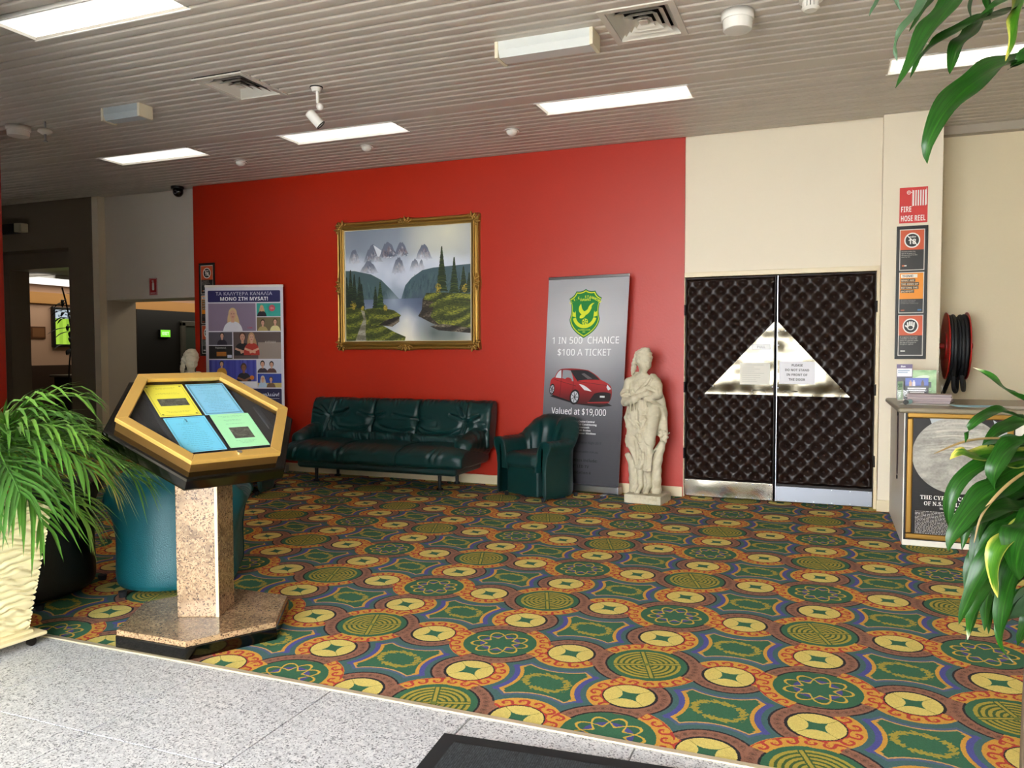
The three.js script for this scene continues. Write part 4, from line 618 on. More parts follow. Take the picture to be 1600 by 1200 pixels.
{
  const wrapText = (c, s, x, y) => c.fillText(s, x, y);
  const print1 = canvasTex(850, 2040, (c, W, Hh) => {
    let g = c.createLinearGradient(0, 0, 0, Hh); g.addColorStop(0, '#a5a5aa'); g.addColorStop(0.22, '#aeadb2'); g.addColorStop(0.5, '#7d7c82'); g.addColorStop(0.75, '#4f4e54'); g.addColorStop(1, '#3d3c42'); c.fillStyle = g; c.fillRect(0, 0, W, Hh);
    g = c.createRadialGradient(430, 560, 20, 430, 560, 560); g.addColorStop(0, 'rgba(215,214,218,.75)'); g.addColorStop(1, 'rgba(215,214,218,0)'); c.fillStyle = g; c.fillRect(0, 0, W, 1200);
    // club shield
    c.save(); c.translate(408, 340); const shield = (k) => { c.beginPath(); c.moveTo(0, -235 * k); c.quadraticCurveTo(40 * k, -205 * k, 100 * k, -215 * k); c.quadraticCurveTo(120 * k, -165 * k, 172 * k, -145 * k); c.quadraticCurveTo(125 * k, -60 * k, 160 * k, 60 * k); c.quadraticCurveTo(150 * k, 170 * k, 0, 245 * k); c.quadraticCurveTo(-150 * k, 170 * k, -160 * k, 60 * k); c.quadraticCurveTo(-125 * k, -60 * k, -172 * k, -145 * k); c.quadraticCurveTo(-120 * k, -165 * k, -100 * k, -215 * k); c.quadraticCurveTo(-40 * k, -205 * k, 0, -235 * k); c.closePath(); };
    c.fillStyle = '#176b2f'; shield(1.0); c.fill(); c.fillStyle = '#d6df2c'; shield(0.95); c.fill(); c.fillStyle = '#158037'; shield(0.9); c.fill();
    c.fillStyle = '#e3e534'; c.font = 'bold 33px sans-serif'; c.textAlign = 'center';
    const word = 'C.Y.C. STANMORE'; [...word].forEach((ch, i) => { const a = (i - (word.length - 1) / 2) * 0.098; c.save(); c.translate(0, 90); c.rotate(a); c.fillText(ch, 0, -238); c.restore(); }); c.fillText('HAWKS', 0, -118);
    c.lineWidth = 34; c.strokeStyle = '#d6df2c'; c.beginPath(); c.arc(0, 20, 112, 0.25, PI - 0.25); c.stroke(); c.fillStyle = '#d6df2c'; for (const s of [-1, 1]) { c.beginPath(); c.moveTo(s * 92, 40); c.lineTo(s * 132, 30); c.lineTo(s * 128, -18); c.lineTo(s * 108, -4); c.lineTo(s * 98, -22); c.closePath(); c.fill(); }
    // hawk with raised wings, ball under its claws
    c.beginPath(); c.moveTo(-52, 50); c.quadraticCurveTo(-10, 60, 10, 20); c.quadraticCurveTo(48, 10, 70, -50); c.quadraticCurveTo(60, -68, 98, -96); c.lineTo(78, -96); c.quadraticCurveTo(40, -80, 30, -40); c.quadraticCurveTo(12, -20, -6, -18); c.quadraticCurveTo(-34, -30, -44, -92); c.quadraticCurveTo(-76, -60, -62, -16); c.quadraticCurveTo(-48, 4, -34, 14); c.quadraticCurveTo(-60, 26, -52, 50); c.fill();
    c.beginPath(); c.arc(6, 86, 32, 0, 7); c.fill(); c.fillStyle = '#158037'; c.beginPath(); c.arc(6, 86, 26, 0, 7); c.fill(); c.fillStyle = '#d6df2c'; for (let k = 0; k < 6; k++) { c.beginPath(); c.arc(6 + (k ? 19 * cos(k * 1.257) : 0), 86 + (k ? 19 * sin(k * 1.257) : 0), 8, 0, 7); c.fill(); }
    c.font = 'bold 17px sans-serif'; c.fillText('FOOTBALL CLUB', 0, 172); c.fillText('INC', 0, 192); c.restore();
    c.fillStyle = '#ffffff'; c.textAlign = 'left'; const fit = (s, x, y, px, w, bold = '') => { c.font = `${bold}${px}px sans-serif`; const k = w / c.measureText(s).width; c.save(); c.translate(x, y); c.scale(k, 1); c.fillText(s, 0, 0); c.restore(); };
    fit('1 IN 500  CHANCE', 62, 640, 92, 720); fit('$100 A TICKET', 128, 758, 92, 575);
    // red hatchback, three-quarter view
    c.save(); c.translate(52, 0);
    c.fillStyle = '#141114'; c.beginPath(); c.moveTo(20, 1170); c.lineTo(60, 1150); c.lineTo(640, 1220); c.lineTo(690, 1245); c.lineTo(560, 1262); c.lineTo(300, 1240); c.closePath(); c.fill();
    const body = () => { c.beginPath(); c.moveTo(20, 1010); c.quadraticCurveTo(30, 985, 62, 975); c.quadraticCurveTo(90, 905, 130, 893); c.quadraticCurveTo(260, 876, 420, 902); c.quadraticCurveTo(510, 940, 560, 995); c.quadraticCurveTo(650, 1030, 668, 1060); c.quadraticCurveTo(690, 1110, 676, 1170); c.quadraticCurveTo(660, 1225, 600, 1236); c.lineTo(330, 1236); c.lineTo(22, 1146); c.quadraticCurveTo(6, 1080, 20, 1010); c.closePath(); };
    g = c.createLinearGradient(0, 890, 0, 1240); g.addColorStop(0, '#8c1c1e'); g.addColorStop(0.35, '#b3282a'); g.addColorStop(0.6, '#8e1a1e'); g.addColorStop(1, '#4a0d10'); c.fillStyle = g; body(); c.fill();
    c.fillStyle = '#c8cbd0'; c.beginPath(); c.moveTo(70, 980); c.quadraticCurveTo(96, 910, 132, 904); c.lineTo(136, 985); c.closePath(); c.fill(); c.fillStyle = '#8f9398'; c.beginPath(); c.moveTo(146, 984); c.lineTo(150, 904); c.quadraticCurveTo(200, 898, 236, 910); c.quadraticCurveTo(262, 960, 270, 1015); c.closePath(); c.fill(); c.fillStyle = '#1b1a1e'; c.beginPath(); c.moveTo(232, 905); c.quadraticCurveTo(360, 895, 425, 912); c.quadraticCurveTo(510, 950, 548, 996); c.quadraticCurveTo(400, 990, 312, 1010); c.quadraticCurveTo(270, 960, 232, 905); c.fill(); c.fillStyle = 'rgba(150,140,140,.6)'; c.beginPath(); c.moveTo(380, 930); c.lineTo(470, 985); c.lineTo(420, 988); c.lineTo(350, 940); c.fill();
    c.fillStyle = '#a42326'; c.beginPath(); c.ellipse(216, 1000, 36, 22, 0.2, 0, 7); c.fill(); c.strokeStyle = 'rgba(40,6,8,.7)'; c.lineWidth = 4; for (const p of [[[140, 890], [128, 1170]], [[272, 1010], [262, 1180]], [[60, 1000], [300, 1060]], [[308, 1015], [640, 1050]]]) { c.beginPath(); c.moveTo(...p[0]); c.lineTo(...p[1]); c.stroke(); }
    c.fillStyle = '#d9dbe0'; c.beginPath(); c.moveTo(330, 1040); c.quadraticCurveTo(390, 1040, 470, 1112); c.lineTo(390, 1098); c.closePath(); c.fill(); c.beginPath(); c.moveTo(630, 1040); c.lineTo(670, 1082); c.lineTo(640, 1096); c.lineTo(622, 1066); c.fill();
    c.fillStyle = '#1a0e10'; c.beginPath(); c.moveTo(500, 1130); c.quadraticCurveTo(600, 1100, 672, 1128); c.lineTo(664, 1198); c.lineTo(440, 1214); c.closePath(); c.fill(); c.fillStyle = '#cfd0d2'; c.fillRect(558, 1150, 50, 18); c.strokeStyle = '#c83a3a'; c.lineWidth = 5; c.beginPath(); c.moveTo(430, 1222); c.lineTo(660, 1214); c.stroke();
    for (const [x, y, a, b] of [[290, 1170, 44, 66], [38, 1098, 24, 48]]) { c.fillStyle = '#0d0c0e'; c.beginPath(); c.ellipse(x, y, a * 1.2, b * 1.15, 0.1, 0, 7); c.fill(); c.fillStyle = '#b9bcc4'; c.beginPath(); c.ellipse(x, y, a * 0.9, b * 0.86, 0.1, 0, 7); c.fill(); c.strokeStyle = '#2c2b30'; c.lineWidth = 6; for (let k = 0; k < 7; k++) { c.beginPath(); c.moveTo(x, y); c.lineTo(x + a * 0.85 * cos(k * 0.9), y + b * 0.8 * sin(k * 0.9)); c.stroke(); } }
    c.restore();
    c.fillStyle = '#ffffff'; fit('Valued at $19,000', 96, 1345, 88, 590);
    c.font = 'bold 25px sans-serif'; ['Cruise Control', 'Air Conditioning', 'Bluetooth', 'ABS Brakes', 'Power Windows'].forEach((s, i) => c.fillText(s, 396, 1420 + i * 29)); c.textAlign = 'right'; ['7 Airbags', 'Reverse Camera', 'Touch Screen', '5 Door', 'Automatic'].forEach((s, i) => c.fillText(s, 360, 1420 + i * 29));
    c.fillStyle = '#17161a'; c.textAlign = 'center'; c.font = '29px sans-serif'; c.fillText('Drawn at Presentation Night 2017', 430, 1630); c.fillText('www.stanmorehawks.com.au', 430, 1720); c.font = 'bold 40px sans-serif'; c.fillText('Other prizes include:', 420, 1810); c.fillText('55" LED TV', 430, 1872); c.fillText('Playstation 4', 430, 1934);
  });
  banner('pull_up_banner', 'grey pull-up banner with green club shield and red car', [-2.265, 0, 0.13], -0.15, 0.86, 2.03, 0.052, print1, M.alu);
  const print2 = canvasTex(912, 1997, (c) => { const W = 950, Hh = 2080; c.scale(0.96, 0.96);
    c.fillStyle = '#dcd9e2'; c.fillRect(0, 0, W, Hh); const r = rng(8);
    const rr = (x, y, w, h, col) => { c.fillStyle = col; c.beginPath(); c.roundRect(x, y, w, h, 14); c.fill(); };
    rr(34, 40, 882, 135, '#26235c'); c.fillStyle = '#d9d6e4'; c.textAlign = 'center'; const fit = (s, y, px, w, b) => { c.font = `${b}${px}px sans-serif`; const k = w / c.measureText(s).width; c.save(); c.translate(W / 2, y); c.scale(k, 1); c.fillText(s, 0, 0); c.restore(); };
    fit('ΤΑ ΚΑΛΥΤΕΡΑ ΚΑΝΑΛΙΑ', 96, 56, 690, ''); c.fillStyle = '#ffffff'; fit('ΜΟΝΟ ΣΤΗ MYSAT!', 156, 58, 590, 'bold ');
    const figure = (x, y, s, hair, top, skin = '#d9a58a', arms = false) => { c.fillStyle = hair; c.beginPath(); c.ellipse(x, y - 4 * s, 33 * s, 42 * s, 0, 0, 7); c.fill(); if (s > 0 && hair[1] > '8') { c.beginPath(); c.ellipse(x - 20 * s, y + 40 * s, 22 * s, 60 * s, 0.1, 0, 7); c.ellipse(x + 24 * s, y + 44 * s, 24 * s, 66 * s, -0.25, 0, 7); c.fill(); } c.fillStyle = top; c.beginPath(); c.moveTo(x - 80 * s, y + 175 * s); c.quadraticCurveTo(x - 84 * s, y + 70 * s, x - 18 * s, y + 58 * s); c.lineTo(x + 20 * s, y + 58 * s); c.quadraticCurveTo(x + 84 * s, y + 70 * s, x + 80 * s, y + 175 * s); c.fill(); c.fillStyle = skin; c.fillRect(x - 12 * s, y + 28 * s, 24 * s, 36 * s); c.beginPath(); c.ellipse(x, y + 6 * s, 24 * s, 34 * s, 0, 0, 7); c.fill(); c.fillStyle = '#5a3630'; c.fillRect(x - 14 * s, y - 2 * s, 9 * s, 4 * s); c.fillRect(x + 5 * s, y - 2 * s, 9 * s, 4 * s); c.fillStyle = '#a84a48'; c.fillRect(x - 8 * s, y + 20 * s, 16 * s, 5 * s); if (arms) { c.strokeStyle = skin; c.lineWidth = 20 * s; c.beginPath(); c.moveTo(x - 72 * s, y + 110 * s); c.lineTo(x + 40 * s, y + 150 * s); c.moveTo(x + 74 * s, y + 110 * s); c.lineTo(x - 20 * s, y + 150 * s); c.stroke(); } };
    const tile = (x, y, w, h, col, f) => { c.save(); c.beginPath(); c.rect(x, y, w, h); c.clip(); c.fillStyle = col; c.fillRect(x, y, w, h); f && f(); c.restore(); };
    tile(36, 188, 580, 320, '#8d7b93', () => { figure(335, 310, 1.55, '#d9b988', '#e6e4ec'); c.fillStyle = '#c0435e'; c.font = 'bold 30px sans-serif'; c.fillText('Live', 545, 480); });
    tile(628, 188, 290, 152, '#35a99c', () => { figure(690, 240, 0.7, '#c9a878', '#26222c'); c.fillStyle = '#c25560'; c.beginPath(); c.arc(815, 245, 38, 0, 7); c.fill(); c.fillStyle = '#e8a8a8'; c.font = 'bold 30px sans-serif'; c.fillText('On', 815, 256); });
    tile(628, 350, 290, 158, '#7a6a4a', () => { figure(700, 410, 0.8, '#4c3620', '#b9a468'); figure(850, 400, 0.8, '#5a4428', '#e6dc9c'); });
    tile(36, 520, 290, 150, '#56525c', () => { figure(200, 560, 0.8, '#33241e', '#2a2030'); }); tile(36, 680, 290, 152, '#15120f', () => { c.fillStyle = '#d8d4cc'; c.font = '26px sans-serif'; c.fillText('Παρασκευή', 180, 712); c.fillStyle = '#b06a1e'; c.fillRect(130, 750, 120, 50); c.fillStyle = '#cfd4e6'; c.fillRect(262, 786, 56, 34); });
    tile(338, 520, 580, 312, '#5e4f4b', () => { c.fillStyle = '#9a8a80'; c.fillRect(640, 640, 280, 192); figure(450, 575, 1.25, '#4c3022', '#1a1618', '#cf9c82', true); figure(560, 580, 1.2, '#b98f66', '#b53428', '#d9a98e', true); c.fillStyle = '#c9bdb2'; c.font = '34px sans-serif'; c.fillText('ΚΥΡΙΑΚΗ', 790, 650); });
    tile(36, 844, 580, 250, '#3c3fa0', () => { for (let i = 0; i < 20; i++) { c.fillStyle = `rgba(120,130,220,${0.12 + 0.2 * r()})`; c.fillRect(36 + r() * 560, 844, 10 + 40 * r(), 250); } figure(190, 890, 0.8, '#3a2a24', '#c9923a'); figure(460, 930, 1.1, '#4a3026', '#20202a', '#8a5a40', true); c.fillStyle = '#d07a30'; c.beginPath(); c.arc(560, 1050, 26, 0, 7); c.fill(); }); tile(36, 1094, 580, 70, '#e6e4ea', () => { c.fillStyle = '#2a2a3a'; c.font = 'bold 34px sans-serif'; c.fillText('NW', 440, 1140); });
    tile(628, 844, 290, 150, '#cfd0da', () => { figure(690, 890, 0.85, '#2a1e18', '#3a2c38'); figure(800, 895, 0.8, '#2f211b', '#5a3a34'); }); tile(628, 1004, 290, 160, '#2f49a8', () => { c.fillStyle = '#cdb56a'; c.fillRect(628, 1110, 290, 60); figure(690, 1060, 0.75, '#c9c0b8', '#b9cfe0'); figure(790, 1070, 0.7, '#4a3020', '#7a5a3a'); });
    rr(36, 1178, 882, 200, '#1d1b46'); c.fillStyle = '#dcdcee'; c.font = 'bold 56px sans-serif'; c.textAlign = 'right'; c.fillText('των Καναλιών!', 890, 1266); c.fillRect(120, 1290, 770, 4);
    rr(36, 1394, 882, 640, '#b7b3c4'); c.fillStyle = '#3c3a66'; c.textAlign = 'center'; c.font = 'bold 90px sans-serif'; c.fillText('MySat', W / 2, 1600);
  });
  banner('pull_up_banner', 'white and purple pull-up banner with Greek heading and small pictures', [-6.21, 0, 0.29], 0.28, 0.93, 2.06, 0, print2, M.white);
}
// ---------------------------------------------------------------- notices and signs
const notice18 = (c, x, y, w, h, kind) => {
  c.fillStyle = '#d8d4cc'; c.fillRect(x, y, w, h); const q = w * 0.035; x += q; y += q; w -= 2 * q; h -= 2 * q; c.fillStyle = kind === 1 ? '#f0951e' : '#d2562c'; c.fillRect(x, y, w, h); c.textAlign = 'left';
  if (kind === 1) { c.fillStyle = '#222120'; c.fillRect(x, y + h * 0.66, w, h * 0.34); c.font = `bold ${w * 0.14}px sans-serif`; c.fillStyle = '#f4efe6'; c.fillRect(x + w * 0.05, y + h * 0.03, w * 0.7, h * 0.09); c.fillStyle = '#161514'; c.fillText('THINK!', x + w * 0.1, y + h * 0.105); c.font = `bold ${w * 0.115}px sans-serif`; ['WHAT ARE', 'THE ODDS OF', 'HITTING THE', 'JACKPOT?'].forEach((s, i) => { c.fillStyle = '#26231f'; c.fillRect(x + w * 0.04, y + h * (0.145 + i * 0.092), c.measureText(s).width + w * 0.05, h * 0.082); c.fillStyle = '#f2d9b0'; c.fillText(s, x + w * 0.06, y + h * (0.21 + i * 0.092)); }); c.fillStyle = '#a9a49c'; c.font = `${w * 0.055}px sans-serif`; ['The chance of winning the', 'top prize on a machine is', 'no better than a million to one'].forEach((s, i) => c.fillText(s, x + w * 0.05, y + h * (0.71 + i * 0.035))); c.fillStyle = '#b5532c'; c.fillRect(x + w * 0.06, y + h * 0.93, w * 0.16, h * 0.03); c.fillStyle = '#356a9c'; c.fillRect(x + w * 0.78, y + h * 0.92, w * 0.16, h * 0.04); return; }
  c.fillStyle = '#242322'; c.fillRect(x, y + h * 0.5, w, h * 0.5); const cx = x + w * 0.5, cy = y + h * 0.26, R = w * 0.34; c.fillStyle = '#f4f1ea'; c.beginPath(); c.ellipse(cx, cy, R, R, 0, 0, 7); c.fill(); c.fillStyle = '#1d1c1b'; c.beginPath(); c.arc(cx, cy, R * 0.84, 0, 7); c.fill(); c.fillStyle = c.strokeStyle = '#f4f1ea';
  if (kind === 0) { c.textAlign = 'center'; c.font = `bold ${R * 0.95}px sans-serif`; c.fillText('18', cx, cy + R * 0.5); c.font = `bold ${R * 0.34}px sans-serif`; c.fillText('under', cx, cy - R * 0.34); c.lineWidth = R * 0.12; c.beginPath(); c.moveTo(cx - R * 0.6, cy - R * 0.6); c.lineTo(cx + R * 0.6, cy + R * 0.6); c.stroke(); }
  else { c.lineWidth = R * 0.2; c.lineCap = 'round'; for (let k = 0; k < 4; k++) { c.beginPath(); c.moveTo(cx + (k - 1.4) * R * 0.24, cy + R * 0.1); c.lineTo(cx + (k - 1.4) * R * 0.27, cy - R * (0.42 + 0.1 * (k === 1 || k === 2 ? 1 : 0))); c.stroke(); } c.beginPath(); c.moveTo(cx - R * 0.3, cy + R * 0.2); c.lineTo(cx - R * 0.62, cy - R * 0.02); c.stroke(); c.beginPath(); c.ellipse(cx, cy + R * 0.22, R * 0.42, R * 0.34, 0, 0, 7); c.fill(); c.fillStyle = '#1d1c1b'; c.beginPath(); c.ellipse(cx, cy + R * 0.2, R * 0.3, R * 0.24, 0, 0, 7); c.fill(); }
  c.textAlign = 'left'; c.fillStyle = '#b9b4aa'; c.font = `bold ${w * 0.068}px sans-serif`; (kind === 0 ? ['Persons under the', 'age of 18 years are', 'not permitted in this', 'area by law'] : ['It is against the law for', 'a member to enter the', 'name of a person under', 'the age of 18 years in', 'the guest register']).forEach((s, i) => c.fillText(s, x + w * 0.05, y + h * (0.555 + i * 0.045))); c.fillStyle = kind ? '#c9c6c0' : '#c7683c'; c.fillRect(x + w * 0.08, y + h * 0.88, w * 0.1, h * 0.04); c.fillStyle = '#e4e0da'; c.fillRect(x + w * 0.18, y + h * 0.885, w * 0.1, h * 0.03);
};
{
  const reel = canvasTex(420, 560, (c, W, Hh) => { c.fillStyle = '#cf2b27'; c.fillRect(0, 0, W, Hh); c.fillStyle = '#f4efe8'; c.font = 'bold 118px sans-serif'; const fit = (s, y, w) => { const k = w / c.measureText(s).width; c.save(); c.translate(18, y); c.scale(k, 1.05); c.fillText(s, 0, 0); c.restore(); }; fit('FIRE', 385, 165); fit('HOSE REEL', 530, 375); for (let i = 0; i < 6; i++) c.fillRect(198 + i * 36, 48, 20, 245); c.lineWidth = 7; c.strokeStyle = '#f4efe8'; c.beginPath(); c.moveTo(190, 40); c.lineTo(190, 300); c.moveTo(402, 24); c.lineTo(402, 282); c.stroke(); c.beginPath(); c.arc(138, 78, 28, 0, 7); c.moveTo(166, 78); c.lineTo(190, 78); c.stroke(); c.beginPath(); c.arc(138, 78, 12, 0, 7); c.stroke(); });
  const s = solo('fire_hose_sign', panelFace(0.213, 0.298, 0.004), sheetMats(reel, std('#cf2b27', 0.4), 0.35), 'red FIRE HOSE REEL sign with white hose symbol on the column', 'sign'); s.position.set(0.675, 2.622, 0.1025);
  const frame3 = (name, label, pos, kinds) => {
    const t = thing(name, label, 'notice board', pos), w = 0.238, h = 1.125;
    const tex = canvasTex(400, 2000, (c) => { const W = 512, Hh = 2560; c.scale(400 / 512, 400 / 512); c.fillStyle = '#171614'; c.fillRect(0, 0, W, Hh); kinds.forEach((k, i) => notice18(c, 20, 30 + i * 845, W - 40, 810, k)); });
    part('backing', panelFace(w - 0.03, h - 0.03, 0.008).translate(0, 0, 0.005), sheetMats(tex, M.black, 0.3), t, 'three printed notices');
    for (const [a, b, c, d] of [[-w / 2, w / 2, h / 2 - 0.02, h / 2], [-w / 2, w / 2, -h / 2, -h / 2 + 0.02], [-w / 2, -w / 2 + 0.02, -h / 2 + 0.02, h / 2 - 0.02], [w / 2 - 0.02, w / 2, -h / 2 + 0.02, h / 2 - 0.02]]) part('frame_bar', rspan(a, b, c, d, 0, 0.018, 0.003), M.black, t);
    return t;
  };
  frame3('framed_notices', 'tall black frame with three orange and black notices on the column', [0.67, 1.885, 0.1], [0, 1, 2]);
  frame3('framed_notices', 'tall black frame of orange notices half hidden by the Greek banner', [-6.985, 1.905, 0.02], [0, 1, 2]);
  const ext = canvasTex(160, 280, (c, W, Hh) => { c.fillStyle = '#b01d1d'; c.fillRect(0, 0, W, Hh); c.fillStyle = '#f0ece6'; c.beginPath(); c.roundRect(58, 70, 44, 130, 18); c.fill(); c.fillRect(70, 34, 20, 40); c.fillRect(46, 40, 40, 10); c.fillRect(26, 240, 108, 10); c.strokeStyle = '#f0ece6'; c.lineWidth = 4; c.strokeRect(10, 10, W - 20, Hh - 20); });
  const e = solo('extinguisher_sign', panelFace(0.13, 0.215, 0.004), sheetMats(ext, std('#b01d1d', 0.4), 0.4), 'small red fire extinguisher sign on the pale bulkhead', 'sign'); e.position.set(-8.025, 2.228, -0.147);
}
// ---------------------------------------------------------------- fire hose reel on the recessed wall
{
  const t = thing('fire_hose_reel', 'red fire hose reel with black hose on the wall behind the counter', 'hose reel', [1.065, 1.435, -0.30]);
  const red = std('#a81d18', 0.35), rub = std('#14161a', 0.55);
  for (const s of [-1, 1]) { const d = part('side_disc', put(new THREE.LatheGeometry([[0.05, -0.004], [0.20, -0.004], [0.22, 0.008], [0.27, 0.008], [0.286, 0.0], [0.294, 0.004], [0.294, 0.012], [0.27, 0.014], [0.05, 0.004]].map((q) => new THREE.Vector2(...q)), 48), s * 0.072, 0, 0, 0, 0, -s * PI / 2), red, t); }
  part('drum', cyl(0.12, 0.12, 0.18, 0, 0, 0, 32).rotateZ(PI / 2), red, t);
  for (let k = 0; k < 5; k++) part('hose_coil', new THREE.TorusGeometry(0.262 + 0.018 * sin(k * 2.3) , 0.0165, 10, 64).rotateY(PI / 2 + 0.03 * sin(k * 4)).translate(-0.056 + k * 0.028, -0.005 - 0.008 * (k % 2), 0.0), rub, t);
  for (let k = 0; k < 4; k++) part('hose_coil', new THREE.TorusGeometry(0.235, 0.0165, 10, 56).rotateY(PI / 2).translate(-0.042 + k * 0.028, 0, 0), rub, t);
  part('hose_loop', tube([[0.03, -0.25, 0.15], [0.045, -0.36, 0.12], [0.06, -0.385, 0.06], [0.07, -0.34, 0], [0.06, -0.25, -0.03]], 0.018, 10, 40), rub, t); part('hose_loop', tube([[-0.03, -0.25, 0.13], [-0.02, -0.37, 0.1], [0.0, -0.4, 0.05], [0.02, -0.34, -0.02], [0.02, -0.24, -0.05]], 0.018, 10, 40), rub, t);
  part('hose_tail', tube([[-0.05, -0.24, 0.14], [-0.075, -0.36, 0.05], [-0.1, -0.5, -0.1], [-0.115, -0.64, -0.2], [-0.12, -0.75, -0.27]], 0.018, 10, 40), rub, t);
  part('nozzle_clip', rspan(-0.14, -0.02, -0.475, -0.455, -0.13, -0.1, 0.004), M.black, t); part('bracket', merge([rspan(-0.02, 0.02, -0.06, 0.06, -0.33, -0.12, 0.006), cyl(0.025, 0.025, 0.26, 0, 0, 0, 16).rotateZ(PI / 2)]), red, t);
}
{
  const t = thing('stop_valve', 'small metal stop valve handwheel on the wall under the hose reel', 'valve', [1.1, 0.78, -0.6]);
  part('body', merge([cyl(0.02, 0.02, 0.1, 0, 0, 0, 16).rotateX(PI / 2).translate(0, 0, 0.05), cyl(0.016, 0.016, 0.16, 0, -0.06, 0.03, 16)]), M.darkMetal, t);
  const petals = []; for (let k = 0; k < 6; k++) petals.push(new THREE.TorusGeometry(0.017, 0.005, 8, 14).translate(0.036 * cos(k * PI / 3), 0.036 * sin(k * PI / 3), 0.105)); part('handwheel', merge([...petals, new THREE.SphereGeometry(0.014, 12, 8).translate(0, 0, 0.105)]), std('#6a5c50', 0.4, 0.6), t);
}
// ---------------------------------------------------------------- reception counter and what lies on it
{
  const t = thing('reception_counter', 'white reception counter with rounded taupe top and a framed poster', 'counter', [0.53, 0, 0.12]);
  const body = std('#e9e3d6', 0.4), top = std('#8f846f', 0.35);
  part('body', merge([rspan(0, 0.03, 0, 0.955, 0, 1.2, 0.004), rspan(0, 2.3, 0, 0.955, 1.19, 1.217, 0.004), span(0.03, 2.3, 0, 0.9, 0.02, 1.19)]), body, t);
  part('countertop', rspan(-0.045, 2.34, 0.952, 0.99, -0.01, 1.255, 0.018), top, t);
  const poster = canvasTex(1024, 1350, (c, W, Hh) => {
    c.fillStyle = '#2a2a2c'; c.fillRect(0, 0, W, Hh); const r = rng(17);
    for (let i = 0; i < 900; i++) { c.fillStyle = `rgba(70,70,74,${0.12 * r()})`; c.fillRect(r() * W, r() * Hh, 30 + 60 * r(), 4); }
    c.fillStyle = '#b7c0c4'; c.beginPath(); c.moveTo(190, 0); c.lineTo(760, 0); c.lineTo(700, 120); c.lineTo(240, 130); c.fill(); c.beginPath(); c.moveTo(860, 20); c.lineTo(1024, 120); c.lineTo(1024, 420); c.lineTo(960, 330); c.fill();
    c.save(); c.beginPath(); c.ellipse(505, 430, 490, 430, 0, 0, 7); c.clip(); for (let y = 0; y < 880; y += 5) for (let x = 0; x < W; x += 5) { const v = 158 + 58 * (fbm(x / 150, y / 60, 4) - 0.4) + 26 * (fbm(x / 20 + 9, y / 16, 2) - 0.5); c.fillStyle = `rgb(${v},${v * 0.985},${v * 0.94})`; c.fillRect(x, y, 5, 5); } for (let i = 0; i < 70; i++) { c.strokeStyle = `rgba(222,216,204,${0.3 * r()})`; c.lineWidth = 10; c.beginPath(); const y = 60 + r() * 420; c.moveTo(80 + r() * 300, y); c.quadraticCurveTo(420, y - 60, 600 + r() * 260, y - 40 * r()); c.stroke(); } c.restore();
    c.fillStyle = '#f2f0ec'; c.textAlign = 'center'; const fit = (s, y, px, w, x = 512) => { c.font = `bold ${px}px serif`; const k = w / c.measureText(s).width; c.save(); c.translate(x, y); c.scale(k, 1); c.fillText(s, 0, 0); c.restore(); };
    fit('THE CYPRUS COMMUNITY', 935, 62, 800); fit('OF N.S.W. CLUB LIMITED', 1003, 62, 720); fit('TEMPORARY MEMBERSHIP', 1042, 26, 380);
    c.fillStyle = '#cfccc6'; for (let i = 0; i < 17; i++) for (let x = 60; x < 965;) { const w = 8 + 34 * r(); c.fillRect(x, 1072 + i * 15.5, min(w, 965 - x), 5); x += w + 7; }
  });
  const f = new THREE.Group(); f.name = 'poster_frame'; t.add(f); f.position.set(0.346, 0.505, 1.217);
  part('poster', panelFace(0.6, 0.85, 0.006).translate(0, 0, 0.004), sheetMats(poster, M.black, 0.25), f, 'black and grey printed poster');
  part('backing', rspan(-0.338, 0.338, -0.463, 0.463, -0.001, 0.005, 0.003), M.black, f);
  const w = 0.655, h = 0.905, q = 0.04;
  for (const [a, b, c, d] of [[-w / 2, w / 2, h / 2 - q, h / 2], [-w / 2, w / 2, -h / 2, -h / 2 + q], [-w / 2, -w / 2 + q, -h / 2 + q, h / 2 - q], [w / 2 - q, w / 2, -h / 2 + q, h / 2 - q]]) part('frame_bar', rspan(a, b, c, d, 0.003, 0.028, 0.011), M.gold, f);
}
